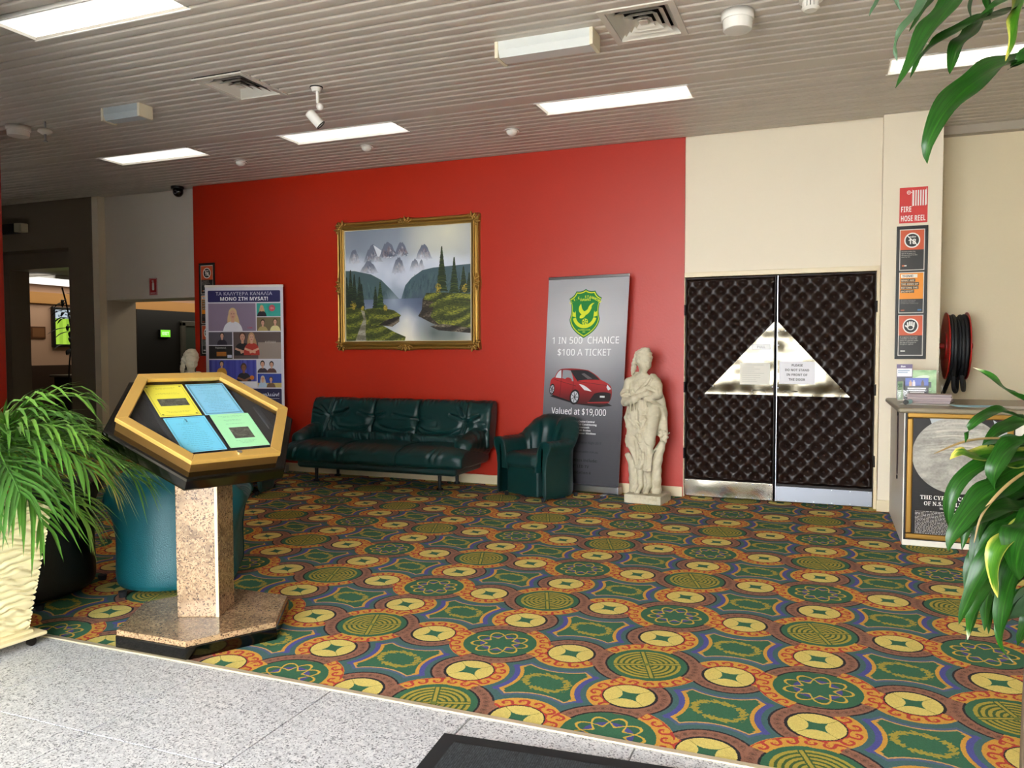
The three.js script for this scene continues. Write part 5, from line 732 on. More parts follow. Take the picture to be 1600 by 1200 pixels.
{
  const Y = 0.99;
  // clear leaflet holder and its leaflets
  const hold = thing('leaflet_holder', 'clear plastic leaflet holder on the counter against the column', 'leaflet holder', [0.7, Y, 0.52], -0.1);
  const glass = phy('#ffffff', 0.05, 0, { transmission: 1, thickness: 0, ior: 1.4 });
  part('tray', merge([rspan(-0.15, 0.17, 0, 0.004, -0.05, 0.08, 0.001), rspan(-0.15, 0.17, 0, 0.09, 0.076, 0.08, 0.001), rspan(-0.15, 0.17, 0, 0.24, -0.05, -0.046, 0.001), rspan(0.166, 0.17, 0, 0.13, -0.05, 0.08, 0.001), rspan(-0.15, -0.146, 0, 0.13, -0.05, 0.08, 0.001)]), glass, hold);
  const lf = (name, label, w, h, pos, ry, tex) => { const o = solo(name, panelFace(w, h, 0.004), sheetMats(tex, M.paperWhite, 0.35), label, 'leaflet'); o.position.set(...pos); o.rotation.set(-0.1, ry, 0); return o; };
  lf('leaflet', 'purple and white leaflet at the back of the holder', 0.115, 0.28, [0.60, Y + 0.155, 0.485], -0.1, canvasTex(230, 560, (c, W, Hh) => { c.fillStyle = '#4b2a66'; c.fillRect(0, 0, W, Hh); c.fillStyle = '#e9e7ee'; c.fillRect(6, 70, W - 12, 130); c.fillStyle = '#8da0bd'; c.fillRect(20, 95, W - 60, 16); c.fillRect(20, 125, W - 90, 16); c.fillStyle = '#1b1a22'; c.fillRect(6, 210, W - 12, 340); c.fillStyle = '#fff'; c.font = 'bold 40px sans-serif'; c.fillText('live', 60, 50); }));
  lf('leaflet', 'green leaflet standing behind the blue sports leaflet', 0.185, 0.235, [0.735, Y + 0.13, 0.492], -0.1, canvasTex(370, 470, (c, W, Hh) => { for (let y = 0; y < Hh; y += 6) for (let x = 0; x < W; x += 6) { const v = fbm(x / 90, y / 90, 3); c.fillStyle = `rgb(${110 + 90 * v},${165 + 60 * v},${100 + 70 * v})`; c.fillRect(x, y, 6, 6); } c.fillStyle = 'rgba(240,248,238,.7)'; c.beginPath(); c.ellipse(150, 140, 130, 50, -0.3, 0, 7); c.fill(); c.fillStyle = '#3c4d3c'; c.fillRect(210, 190, 90, 90); }));
  lf('leaflet', 'blue sports leaflet at the front of the holder', 0.165, 0.175, [0.685, Y + 0.098, 0.535], -0.1, canvasTex(400, 420, (c, W, Hh) => { c.fillStyle = '#2c3f96'; c.fillRect(0, 0, W, Hh); c.fillStyle = '#4a61bd'; c.fillRect(0, 0, W, 130); for (const [x, k] of [[90, '#c9a07a'], [150, '#d7d3de'], [300, '#50382c']]) { c.fillStyle = k; c.beginPath(); c.arc(x, 60, 16, 0, 7); c.fill(); c.fillRect(x - 24, 76, 48, 80); } c.fillStyle = '#17161c'; c.fillRect(0, 155, W, 265); c.fillStyle = '#e6e4e6'; c.fillRect(40, 185, 320, 30); c.fillRect(60, 225, 290, 30); c.fillRect(80, 265, 250, 28); c.fillStyle = '#24319a'; c.fillRect(200, 345, 190, 60); c.fillStyle = '#fff'; c.font = 'bold 44px sans-serif'; c.fillText('MySat', 226, 392); }));
  lf('leaflet', 'narrow pale green leaflet turned sideways at the left of the holder', 0.1, 0.15, [0.565, Y + 0.085, 0.56], -1.25, canvasTex(200, 300, (c, W, Hh) => { c.fillStyle = '#b9d8b4'; c.fillRect(0, 0, W, Hh); c.fillStyle = '#7fa882'; c.fillRect(20, 40, 160, 60); c.fillRect(30, 130, 120, 10); c.fillRect(30, 160, 130, 10); }));
  // a stack of booklets
  const r = rng(12), bm = [std('#b3a2a4', 0.6), std('#a59698', 0.6), std('#c2b3b2', 0.6)];
  const place = ['topmost', 'second from the top', 'third from the top', 'fourth from the top', 'second from the bottom', 'bottom'];
  for (let k = 5; k >= 0; k--) { const o = solo('booklet', rbox(0.3, 0.011, 0.21, 0.003), bm[k % 3], place[k] + ' of the stacked mauve booklets on the counter', 'booklet', 'stacked booklets on the counter'); o.position.set(0.745 + 0.02 * (r() - 0.5), Y + 0.010 + (5 - k) * 0.0115, 0.80 + 0.02 * (r() - 0.5)); o.rotation.y = -0.18 + 0.16 * (r() - 0.5); }
  const flat = (label, w, d, x, z, ry, mat, y = 0.0015) => { const o = solo('paper_sheet', rbox(w, 0.002, d, 0.0009), mat, label, 'paper'); o.position.set(x, Y + y, z); o.rotation.y = ry; return o; };
  flat('white sheet under the stacked booklets on the counter', 0.33, 0.29, 0.72, 0.9, -0.28, std('#f0eeec', 0.6)); flat('light blue sheet lying on the counter', 0.297, 0.21, 1.02, 1.04, 0.14, std('#a6d9f2', 0.6)); flat('white form lying on the counter to the right of the blue sheet', 0.33, 0.23, 1.36, 1.09, 0.1, std('#f6f6f2', 0.6));
  { const o = solo('rolled_leaflet', merge([cyl(0.017, 0.017, 0.12, 0, 0, 0, 20).rotateX(PI / 2)]), std('#a9d3d6', 0.5), 'pale blue rolled leaflet at the counter corner', 'leaflet'); o.position.set(0.585, Y + 0.02, 0.98); o.rotation.y = -0.35; part('dark_end', cyl(0.0176, 0.0176, 0.018, 0, 0, 0, 20).rotateX(PI / 2).translate(0, 0, 0.058), M.black, o); }
  // beaded pen chain on the counter's end
  { const t = thing('bead_chain', 'dark beaded pen chain hanging down the end of the counter', 'chain', [0.523, 0, 0.92]); const rr = rng(2), bs = []; for (let k = 0; k < 52; k++) bs.push(new THREE.SphereGeometry(0.0062, 8, 6).translate(0.001, 0.9 - k * 0.0087, 0.004 * sin(k * 0.5))); part('beads', merge(bs), std('#3a2428', 0.35), t).userData.kind = 'stuff'; part('hook', cyl(0.006, 0.006, 0.04, 0.0, 0.92, 0, 10), M.darkMetal, t); part('pen_loop', new THREE.TorusGeometry(0.014, 0.004, 8, 20).rotateY(PI / 2).translate(0, 0.43, 0), M.darkMetal, t); }
  { const o = solo('stapler', merge([rspan(-0.08, 0.08, 0, 0.02, -0.02, 0.02, 0.006), put(rbox(0.15, 0.025, 0.034, 0.01), 0, 0.04, 0, 0, 0, 0.1)]), std('#b3221c', 0.35), 'small red stapler-like item on the counter, half hidden behind a leaf', 'stapler'); o.position.set(1.53, Y, 0.75); o.rotation.y = 0.4; }
}
// ---------------------------------------------------------------- entrance mat
{
  const t = thing('entrance_mat', 'dark grey ribbed entrance mat with black rubber border on the granite floor', 'mat', [-0.185, 0, 5.61], 0.08);
  const tex = dataTex(256, 256, (x, y) => { const v = 34 + 16 * (0.5 + 0.5 * sin(x / 256 * 2 * PI * 32)) + 36 * (fbm(x / 4, y / 10, 2, 64, 26) - 0.4); return [v * 0.92, v, v * 1.1]; }); tex.repeat.set(4, 4);
  part('pile', uvBox(rspan(-0.98, 0.98, 0.004, 0.014, -0.57, 0.57, 0.003), 1), std('#ffffff', 0.95, 0, { map: tex }), t); part('border', merge([rspan(-1.04, 1.04, 0.001, 0.01, -0.63, -0.565, 0.003), rspan(-1.04, 1.04, 0.001, 0.01, 0.565, 0.63, 0.003), rspan(-1.04, -0.975, 0.001, 0.01, -0.57, 0.57, 0.003), rspan(0.975, 1.04, 0.001, 0.01, -0.57, 0.57, 0.003)]), M.rubber, t);
}
// ---------------------------------------------------------------- things glimpsed in the dark rooms at left
{
  const t = thing('wall_screen', 'black framed wall screen showing green sport in the far room', 'television', [-12.02, 1.81, -2.26]);
  part('frame', rspan(-0.03, 0.035, -0.335, 0.335, -0.42, 0.42, 0.012), M.black, t);
  const scr = canvasTex(640, 480, (c, W, Hh) => { const g = c.createLinearGradient(0, 0, 0, Hh); c.fillStyle = '#8fb83a'; c.fillRect(0, 0, W, Hh); c.fillStyle = '#b7c4cc'; c.fillRect(0, 0, W, 120); const r = rng(4); for (let i = 0; i < 60; i++) { c.fillStyle = ['#e6e8ea', '#5a6a72', '#3a3f48'][i % 3]; c.fillRect(r() * W, r() * 110, 26, 14); } c.fillStyle = '#a4cc44'; for (let i = 0; i < 6; i++) c.fillRect(i * 110, 130, 55, Hh); for (const [x, y] of [[180, 220], [330, 330], [460, 260], [240, 400]]) { c.fillStyle = '#20301c'; c.fillRect(x, y, 26, 70); c.beginPath(); c.arc(x + 13, y - 12, 14, 0, 7); c.fill(); } });
  const dm = new THREE.MeshStandardMaterial({ color: '#000000', roughness: 0.3, emissive: '#ffffff', emissiveMap: scr, emissiveIntensity: 1.1 });
  part('display', new THREE.PlaneGeometry(0.76, 0.58).rotateY(PI / 2).translate(0.037, 0, 0), dm, t);
  const l = new THREE.RectAreaLight('#b9e070', 0.8, 0.74, 0.56); l.position.set(-11.95, 1.81, -2.26); l.rotation.y = -PI / 2; l.name = 'screen_light'; scene.add(l);
}
{ const o = thing('small_picture', 'small brown framed picture on the peach wall of the far room', 'picture', [-12.05, 1.71, -1.6]); part('frame', rspan(0, 0.02, -0.1, 0.1, -0.13, 0.13, 0.004), std('#5a3317', 0.4), o); part('print', rspan(0.018, 0.024, -0.075, 0.075, -0.105, 0.105, 0.001), std('#7c4f28', 0.5), o); }
{
  const t = thing('exit_sign', 'glowing green exit sign in the dark passage', 'exit sign', [-11.95, 1.745, -4.18]); part('housing', rspan(-0.02, 0.03, -0.075, 0.075, -0.13, 0.13, 0.006), M.black, t);
  const tex = canvasTex(256, 144, (c, W, Hh) => { c.fillStyle = '#7cd83c'; c.fillRect(0, 0, W, Hh); c.fillStyle = '#eaffd8'; c.font = 'bold 84px sans-serif'; c.textAlign = 'center'; c.fillText('EXIT', W / 2, 102); });
  part('display', new THREE.PlaneGeometry(0.24, 0.135).rotateY(PI / 2).translate(0.032, 0, 0), new THREE.MeshStandardMaterial({ color: '#000000', roughness: 0.4, emissive: '#ffffff', emissiveMap: tex, emissiveIntensity: 1.3 }), t);
  const l = new THREE.RectAreaLight('#7ce83c', 4, 0.24, 0.135); l.position.set(-11.9, 1.745, -4.18); l.rotation.y = -PI / 2; l.name = 'exit_light'; scene.add(l);
}
{
  const t = thing('room_light', 'long bright ceiling light trough above the tan fascia of the far room', 'ceiling light', [-11.4, 2.525, -3.9]); part('housing', rspan(-0.55, 0.55, -0.02, 0.03, -3.2, 2.9, 0.004), M.white, t); part('diffuser', rspan(-0.52, 0.52, -0.03, -0.018, -3.15, 3.15, 0.003), panelGlow, t);
  const l = new THREE.RectAreaLight('#fff2dc', 0.9, 1.0, 6.0); l.position.set(-11.4, 2.49, -3.9); l.rotation.x = -PI / 2; l.name = 'room_light'; scene.add(l);
}
{ const t = thing('passage_door', 'dark framed glass door with a pale handle in the passage', 'door', [-11.95, 0, -5.1]); part('frame', merge([rspan(-0.02, 0.04, 0, 1.98, -0.62, -0.52, 0.01), rspan(-0.02, 0.04, 0, 1.98, 0.4, 0.5, 0.01), rspan(-0.02, 0.04, 1.9, 2.0, -0.62, 0.5, 0.01)]), std('#4a463c', 0.4), t); part('door_panel', rspan(-0.01, 0.015, 0, 1.9, -0.52, 0.4, 0.004), std('#3f453b', 0.3), t); part('handle', tube([[0.02, 1.25, 0.32], [0.06, 1.22, 0.32], [0.06, 0.98, 0.32], [0.02, 0.95, 0.32]], 0.016, 8, 30), M.alu, t); }
{ const t = thing('exit_light_box', 'black emergency light box with a pale end on the dark left wall', 'light fitting', [-10.36, 3.07, 0.05]); part('housing', rspan(-0.35, 0.14, -0.06, 0.06, -0.06, 0.06, 0.006), M.black, t); part('end_cap', rspan(0.14, 0.28, -0.058, 0.062, -0.055, 0.055, 0.01), M.offwhite, t); }
{
  const t = thing('bar_counter', 'dark bar counter seen in the room at far left', 'counter', [-11.2, 0, -1.9]); part('body', rspan(-0.5, 2.2, 0, 0.98, -0.3, 0.3, 0.01), std('#100c0a', 0.4), t); part('top', rspan(-0.55, 2.25, 0.98, 1.02, -0.35, 0.35, 0.012), std('#4a443c', 0.3), t);
}
{
  const t = thing('low_bench', 'dark timber bench along the taupe pier behind the palm', 'bench', [-9.6, 0, 0.45]); part('seat', rspan(-1.6, 0.72, 0.3, 0.4, -0.25, 0.25, 0.02), std('#1d120b', 0.4), t); part('backrest', rspan(-1.6, 0.72, 0.4, 0.5, -0.27, -0.2, 0.02), std('#2a180d', 0.4), t); for (const x of [-1.5, -0.4, 0.64]) part('leg', rspan(x - 0.04, x + 0.04, 0, 0.3, -0.2, 0.2, 0.01), std('#140c08', 0.5), t);
}
{
  const t = thing('passage_light', 'flat ceiling light inside the passage behind the red wall', 'ceiling light', [-7.75, 2.55, -1.35]); part('housing', rspan(-0.3, 0.3, -0.02, 0.01, -0.3, 0.3, 0.004), M.white, t); part('diffuser', rspan(-0.28, 0.28, -0.03, -0.018, -0.28, 0.28, 0.003), panelGlow, t);
  const l = new THREE.RectAreaLight('#fff0cf', 5, 0.54, 0.54); l.position.set(-7.75, 2.515, -1.35); l.rotation.x = -PI / 2; l.name = 'passage_light'; scene.add(l);
}
// ---------------------------------------------------------------- draped stone statues
{
  const K = 764, X = (c) => (c - 215) / K, Y = (c) => (1148 - c) / K;
  const smin = (a, b, k) => { const h = max(k - abs(a - b), 0) / k; return min(a, b) - h * h * k * 0.25; };
  const cap = (px, py, pz, a, b, ra, rb) => { const bx = b[0] - a[0], by = b[1] - a[1], bz = b[2] - a[2], qx = px - a[0], qy = py - a[1], qz = pz - a[2], t = clamp((qx * bx + qy * by + qz * bz) / (bx * bx + by * by + bz * bz)); return hyp(qx - bx * t, qy - by * t, qz - bz * t) - lerp(ra, rb, t); };
  const ell = (px, py, pz, c, r) => { const x = (px - c[0]) / r[0], y = (py - c[1]) / r[1], z = (pz - c[2]) / r[2], k = sqrt(x * x + y * y + z * z); return (k - 1) * min(r[0], r[1], r[2]); };
  const P = (cx, cy, z) => [X(cx), Y(cy), z];
  // limbs: [from, to, radius at from, radius at to, blend]
  const torso = [
    [P(192, 205, 0.01), P(180, 262, -0.005), 0.032, 0.038, 0.03], [P(104, 300, -0.01), P(258, 296, -0.01), 0.048, 0.048, 0.05], [P(180, 318, 0.0), P(188, 410, 0.01), 0.084, 0.07, 0.05], [P(143, 338, 0.045), P(146, 346, 0.05), 0.034, 0.034, 0.035], [P(212, 338, 0.045), P(214, 346, 0.05), 0.034, 0.034, 0.035],
    [P(188, 410, 0.01), P(190, 510, 0.0), 0.07, 0.094, 0.06], [P(146, 520, 0), P(238, 512, 0), 0.082, 0.086, 0.05], [P(190, 480, 0.04), P(192, 500, 0.045), 0.05, 0.05, 0.05],
  ];
  const skirt = [[P(252, 525, 0.03), P(250, 705, 0.06), 0.08, 0.054, 0.05], [P(250, 705, 0.06), P(226, 895, 0.035), 0.05, 0.036, 0.03], [P(138, 545, 0.02), P(120, 720, 0.045), 0.08, 0.058, 0.05], [P(120, 720, 0.045), P(168, 888, 0.03), 0.055, 0.034, 0.03]];
  const arms = [
    [P(82, 305, 0), P(68, 440, 0.03), 0.046, 0.041, 0.02], [P(68, 446, 0.035), P(150, 420, 0.122), 0.04, 0.034, 0.015], [P(150, 420, 0.122), P(222, 386, 0.136), 0.034, 0.022, 0.012],
    [P(280, 300, -0.01), P(296, 385, 0.02), 0.046, 0.046, 0.02], [P(296, 392, 0.02), P(242, 410, 0.095), 0.042, 0.034, 0.015],
  ];
  const legs = [[P(172, 885, 0.03), P(182, 1035, 0.03), 0.034, 0.021, 0.02], [P(225, 890, 0.035), P(244, 1030, 0.03), 0.032, 0.021, 0.02], [P(182, 1040, 0.03), P(176, 1072, 0.10), 0.022, 0.022, 0.015], [P(244, 1035, 0.03), P(238, 1066, 0.10), 0.022, 0.022, 0.015]];
  for (const [cx, cy] of [[176, 1074], [238, 1068]]) for (let k = 0; k < 5; k++) legs.push([P(cx - 14 + k * 7, cy + abs(k - 1) * 1.2, 0.105), P(cx - 15 + k * 7.4, cy + 4, 0.128 - abs(k - 1) * 0.005), 0.0085 - (k > 2 ? 0.001 : 0), 0.0075, 0.004]);
  // cloth: shawl over the shoulders, the long tails, the wrap at hip and thigh
  const shawl = [
    [P(266, 268, 0.02), P(175, 376, 0.092), 0.036, 0.024, 0.02], [P(284, 290, 0.02), P(210, 380, 0.098), 0.034, 0.026, 0.02], [P(298, 325, 0.02), P(306, 382, 0.03), 0.046, 0.042, 0.02], [P(182, 374, 0.098), P(302, 382, 0.052), 0.024, 0.036, 0.02], [P(56, 384, 0.015), P(106, 388, 0.045), 0.045, 0.042, 0.01],
  ];
  const cloth = [
    [P(204, 430, 0.1), P(212, 515, 0.095), 0.02, 0.024, 0.015], [P(190, 440, 0.085), P(190, 560, 0.085), 0.02, 0.026, 0.02],
    [P(82, 480, -0.02), P(92, 560, 0.02), 0.024, 0.036, 0.03], [P(92, 560, 0.03), P(182, 650, 0.1), 0.038, 0.024, 0.02], [P(102, 610, 0.045), P(188, 690, 0.09), 0.034, 0.02, 0.02], [P(238, 565, 0.085), P(192, 655, 0.105), 0.024, 0.018, 0.02],
    [P(192, 650, 0.095), P(205, 770, 0.085), 0.022, 0.03, 0.02], [P(205, 770, 0.085), P(188, 900, 0.065), 0.026, 0.018, 0.015], [P(240, 745, 0.08), P(238, 910, 0.05), 0.024, 0.032, 0.02], [P(112, 730, 0.06), P(160, 893, 0.045), 0.03, 0.024, 0.02],
  ];
  const veil = [[P(300, 395, -0.05), P(322, 520, -0.06), 0.03, 0.03, 0.03], [P(322, 520, -0.06), P(334, 650, -0.05), 0.032, 0.03, 0.03], [P(282, 430, -0.06), P(280, 640, -0.06), 0.05, 0.055, 0.04], [P(115, 430, -0.06), P(112, 640, -0.05), 0.05, 0.05, 0.04], [P(150, 190, -0.05), P(120, 262, -0.04), 0.024, 0.03, 0.02]];
  const trunk = [[P(76, 826, 0.0), P(118, 900, -0.01), 0.026, 0.045, 0.02], [P(118, 890, -0.01), P(126, 1075, -0.01), 0.05, 0.05, 0.02], [P(330, 700, -0.04), P(280, 860, -0.03), 0.03, 0.05, 0.02], [P(282, 850, -0.03), P(280, 1075, -0.02), 0.045, 0.05, 0.02], [P(298, 842, -0.01), P(296, 880, -0.01), 0.018, 0.016, 0.01], [P(200, 900, -0.06), P(200, 1080, -0.06), 0.06, 0.07, 0.04]];
  const clump = [[320, 672, 0.03], [345, 660, 0.024], [355, 685, 0.022], [330, 700, 0.026], [345, 712, 0.02], [312, 650, 0.024]];
  const all = (l, x, y, z) => { let d = 9; for (const [a, b, ra, rb, k] of l) d = smin(d, cap(x, y, z, a, b, ra, rb), k); return d; };
  const flatTorso = torso.map(([a, b, ra, rb, k]) => [[a[0], a[1], a[2] * 1.28], [b[0], b[1], b[2] * 1.28], ra, rb, k]);
  const solid = (x, y, z) => {
    let d = all(flatTorso, x, y, z * 1.28) * 0.85; d = smin(d, all(skirt, x, y, z), 0.05); d = smin(d, all(veil, x, y, z), 0.018); d = smin(d, all(cloth, x, y, z), 0.014); d = smin(d, all(shawl, x, y, z), 0.01); d = smin(d, all(arms, x, y, z), 0.01); return smin(d, all(legs, x, y, z), 0.01);
  };
  // folds and hems: ridges (r > 0) and grooves (r < 0) laid on the front of the figure
  const e1 = (a, b) => [X(a * 0.555), Y(b * 0.555)], e2 = (a, b) => [X(a * 0.555), Y(532.8 + b * 0.555)];
  const lines1 = [[[465, 450], [400, 560], [310, 665], 13], [[492, 480], [435, 570], [345, 655], 11], [[440, 470], [385, 545], [330, 620], -9], [[475, 500], [440, 570], [380, 625], -8], [[310, 668], [420, 642], [560, 692], 14], [[335, 640], [450, 605], [545, 650], 11], [[520, 560], [545, 620], [556, 680], 10], [[80, 690], [140, 662], [210, 700], 12], [[85, 722], [150, 700], [207, 716], 11], [[82, 706], [145, 682], [208, 708], -7], [[228, 485], [300, 527], [385, 500], 6], [[350, 765], [330, 860], [395, 938], 12], [[410, 765], [420, 860], [405, 938], 11], [[380, 770], [372, 850], [398, 930], -8], [[330, 870], [380, 990], [345, 1040], 11], [[390, 990], [350, 1060], [340, 1110], 9], [[150, 870], [128, 1000], [180, 1130], 14], [[172, 960], [205, 1050], [222, 1138], -10], [[175, 985], [245, 1070], [350, 1140], 13], [[220, 1020], [300, 1082], [345, 1130], 11], [[205, 1010], [275, 1080], [330, 1135], -8], [[442, 975], [395, 1075], [355, 1150], 10], [[430, 1000], [385, 1080], [360, 1130], -8], [[280, 800], [270, 900], [290, 1000], 7], [[230, 800], [215, 920], [250, 1010], 8], [[455, 760], [520, 830], [560, 960], 8], [[190, 560], [188, 620], [195, 690], -7], [[490, 765], [560, 850], [610, 1000], 16]];
  const lines2 = [[[160, 270], [240, 250], [330, 190], 13], [[150, 150], [250, 215], [330, 180], 10], [[310, 345], [350, 350], [400, 345], 9], [[400, 350], [388, 430], [322, 492], 11], [[322, 492], [305, 580], [325, 675], 13], [[345, 200], [325, 280], [305, 330], 9], [[350, 210], [380, 280], [400, 350], 9], [[345, 240], [350, 290], [350, 325], -13], [[378, 580], [345, 640], [335, 675], 11], [[402, 360], [432, 500], [388, 690], 11], [[388, 692], [430, 690], [465, 690], 10], [[530, 340], [480, 500], [464, 690], 10], [[450, 380], [445, 520], [425, 680], -9], [[160, 470], [220, 570], [290, 662], 14], [[175, 300], [160, 400], [170, 480], 10], [[280, 330], [295, 450], [300, 620], -9], [[350, 430], [345, 520], [360, 560], -8], [[540, 210], [600, 260], [640, 230], 9]];
  const folds = [];
  const frontZ = (x, y) => { let z = 0.19; while (z > -0.1 && solid(x, y, z) > 0) z -= 0.004; return z; };
  for (const [ls, e] of [[lines1, e1], [lines2, e2]]) for (const l of ls) { const r = l[3] / 1000, P3 = l.slice(0, 3).map((q) => { const [x, y] = e(...q); return [x, y, frontZ(x, y) + (r > 0 ? -r * 0.2 : 0.001)]; }); folds.push([P3[0], P3[1], r, min(P3[0][1], P3[1][1]), max(P3[0][1], P3[1][1])], [P3[1], P3[2], r, min(P3[1][1], P3[2][1]), max(P3[1][1], P3[2][1])]); }
  const f = (x, y, z) => {
    let d = solid(x, y, z);
    const drape = sm(0.26, 0.36, y) * sm(1.14, 1.0, y); d += 0.0035 * sin((x * 0.9 + z * 0.5) * 88 + y * 26 + 2.2 * sin(y * 12)) * drape;
    for (const [a, b, r, y0, y1] of folds) { if (y < y0 - 0.05 || y > y1 + 0.05) continue; const q = cap(x, y, z, a, b, abs(r), abs(r) * 0.9); d = r > 0 ? smin(d, q, 0.012) : -smin(-d, q, 0.012); }
    let t = 9; for (const [a, b, ra, rb, k] of trunk) t = smin(t, cap(x, y, z, a, b, ra, rb), k);
    t += 0.0025 * sin(y * 70 + 4 * sin(x * 30)); d = smin(d, t, 0.015);
    for (const [cx, cy, r] of clump) d = smin(d, hyp(x - X(cx), y - Y(cy), z + 0.01) - r - 0.003 * sin(x * 200) * sin(y * 200), 0.008);
    return d;
  };
  const bodyG = nets(f, [-0.26, 0.06, -0.15], [0.24, 1.2, 0.18], 0.0048);
  // head with its own finer grid, turned to the right and bowed
  const hq = new THREE.Quaternion().setFromEuler(new THREE.Euler(0.36, 0.9, -0.05, 'YXZ')), hi = hq.clone().invert(), hc = V(X(198), Y(150), 0.012), HS = 1.16, v = V();
  const fh = (x, y, z) => {
    v.set(x - hc.x, y - hc.y, z - hc.z).divideScalar(HS).applyQuaternion(hi); const a = v.x, b = v.y, c = v.z;
    let d = ell(a, b, c, [0, 0.008, -0.008], [0.056, 0.072, 0.066]); d = smin(d, ell(a, b, c, [0, -0.03, 0.018], [0.043, 0.052, 0.044]), 0.025); d = smin(d, ell(a, b, c, [0, -0.068, 0.04], [0.017, 0.014, 0.015]), 0.02);   // skull, jaw, chin
    d = smin(d, cap(a, b, c, [0, 0.012, 0.058], [0, -0.022, 0.076], 0.006, 0.0095), 0.01); for (const s of [-1, 1]) { d = smin(d, hyp(a - s * 0.009, b + 0.023, c - 0.068) - 0.006, 0.006); d = smin(d, cap(a, b, c, [s * 0.01, 0.016, 0.057], [s * 0.034, 0.014, 0.046], 0.006, 0.005), 0.008); d = -smin(-d, hyp(a - s * 0.021, b - 0.0, c - 0.066) - 0.010, 0.010); d = smin(d, ell(a, b, c, [s * 0.021, -0.001, 0.052], [0.011, 0.006, 0.006]), 0.003); d = smin(d, hyp(a - s * 0.028, b + 0.03, c - 0.038) - 0.016, 0.02); d = smin(d, ell(a, b, c, [s * 0.055, -0.004, -0.004], [0.009, 0.02, 0.013]), 0.006); }
    d = smin(d, ell(a, b, c, [0, -0.044, 0.061], [0.015, 0.0045, 0.008]), 0.005); d = smin(d, ell(a, b, c, [0, -0.053, 0.058], [0.013, 0.005, 0.008]), 0.004);
    // wavy hair parted in the middle, gathered at the back
    let h = ell(a, b, c, [0, 0.022, -0.018], [0.066, 0.074, 0.07]); h = max(h, -(ell(a, b, c, [0, -0.025, 0.06], [0.046, 0.068, 0.055]))); h = smin(h, ell(a, b, c, [0, 0.015, -0.085], [0.04, 0.04, 0.035]), 0.02); h = smin(h, ell(a, b, c, [0, 0.085, -0.01], [0.028, 0.018, 0.024]), 0.015);
    h = smin(h, cap(a, b, c, [-0.04, -0.02, -0.06], [-0.05, -0.13, -0.05], 0.024, 0.02), 0.02); h += 0.0026 * sin(c * 190 + abs(a) * 90 + 2.5 * sin(b * 55)) + 0.0014 * sin(b * 210 + a * 60);
    d = smin(d, h, 0.006); return smin(d * HS, cap(x, y, z, [hc.x - 0.014, hc.y - 0.04, hc.z - 0.02], P(182, 250, -0.005), 0.036, 0.038), 0.02);
  };
  const headG = nets(fh, [-0.15, 1.15, -0.14], [0.12, 1.43, 0.14], 0.0034);
  // the hand laid on the shawl: palm, four fingers, thumb
  const hb = P(224, 385, 0.14), fingers = [[0.0, 0.012, 0.054], [0.0, 0.002, 0.06], [0.0, -0.008, 0.055], [0.0, -0.018, 0.045]];
  const fhand = (x, y, z) => { let d = ell(x, y, z, [hb[0] + 0.008, hb[1] + 0.004, hb[2]], [0.032, 0.022, 0.016]); fingers.forEach(([, dy, l]) => { const a = [hb[0] + 0.03, hb[1] + 0.008 + dy, hb[2] + 0.004], b = [a[0] + l * 0.5, a[1] + 0.012, a[2] + 0.004], c = [a[0] + l * 0.85, a[1] + 0.008, a[2] - 0.014]; d = smin(d, cap(x, y, z, a, b, 0.0085, 0.0078), 0.004); d = smin(d, cap(x, y, z, b, c, 0.0078, 0.0065), 0.003); }); d = smin(d, cap(x, y, z, [hb[0] + 0.0, hb[1] + 0.02, hb[2] + 0.004], [hb[0] + 0.03, hb[1] + 0.042, hb[2] + 0.004], 0.009, 0.007), 0.006); return d; };
  const handG = nets(fhand, [hb[0] - 0.05, hb[1] - 0.045, hb[2] - 0.04], [hb[0] + 0.12, hb[1] + 0.07, hb[2] + 0.035], 0.003);
  const stone = dataTex(512, 512, (x, y) => { const n = fbm(x / 60, y / 60, 4, 8, 8), k = fbm(x / 6, y / 6, 2, 85, 85), s = sm(0.56, 0.72, n) * 0.28; return [204 - 60 * s + 12 * (k - 0.5), 195 - 66 * s + 12 * (k - 0.5), 170 - 74 * s + 10 * (k - 0.5)]; });
  const sm_ = std('#ffffff', 0.75, 0, { map: stone, bumpMap: plasterBump, bumpScale: 0.001 });
  const t = thing('stone_statue', 'pale stone statue of a draped woman beside the padded doors', 'statue', [-1.525, 0, 0.38], -0.12);
  part('figure', merge([bodyG, headG, handG]), sm_, t);
  const base = rbox(0.35, 0.082, 0.31, 0.01, 0.01, 0.041, -0.005, 3), bp = base.attributes.position; for (let i = 0; i < bp.count; i++) { const k = 0.006 * (fbm(bp.getX(i) * 40 + 20, bp.getZ(i) * 40 + bp.getY(i) * 60 + 20, 2) - 0.5); bp.setXYZ(i, bp.getX(i) + k, bp.getY(i), bp.getZ(i) + k); }
  part('base', uvBox(base, 0.6), sm_, t);
  copyOf(t, 'pale stone statue partly hidden behind the lectern, beside the Greek banner', [-6.21, 0, 1.08], 0.2);
}
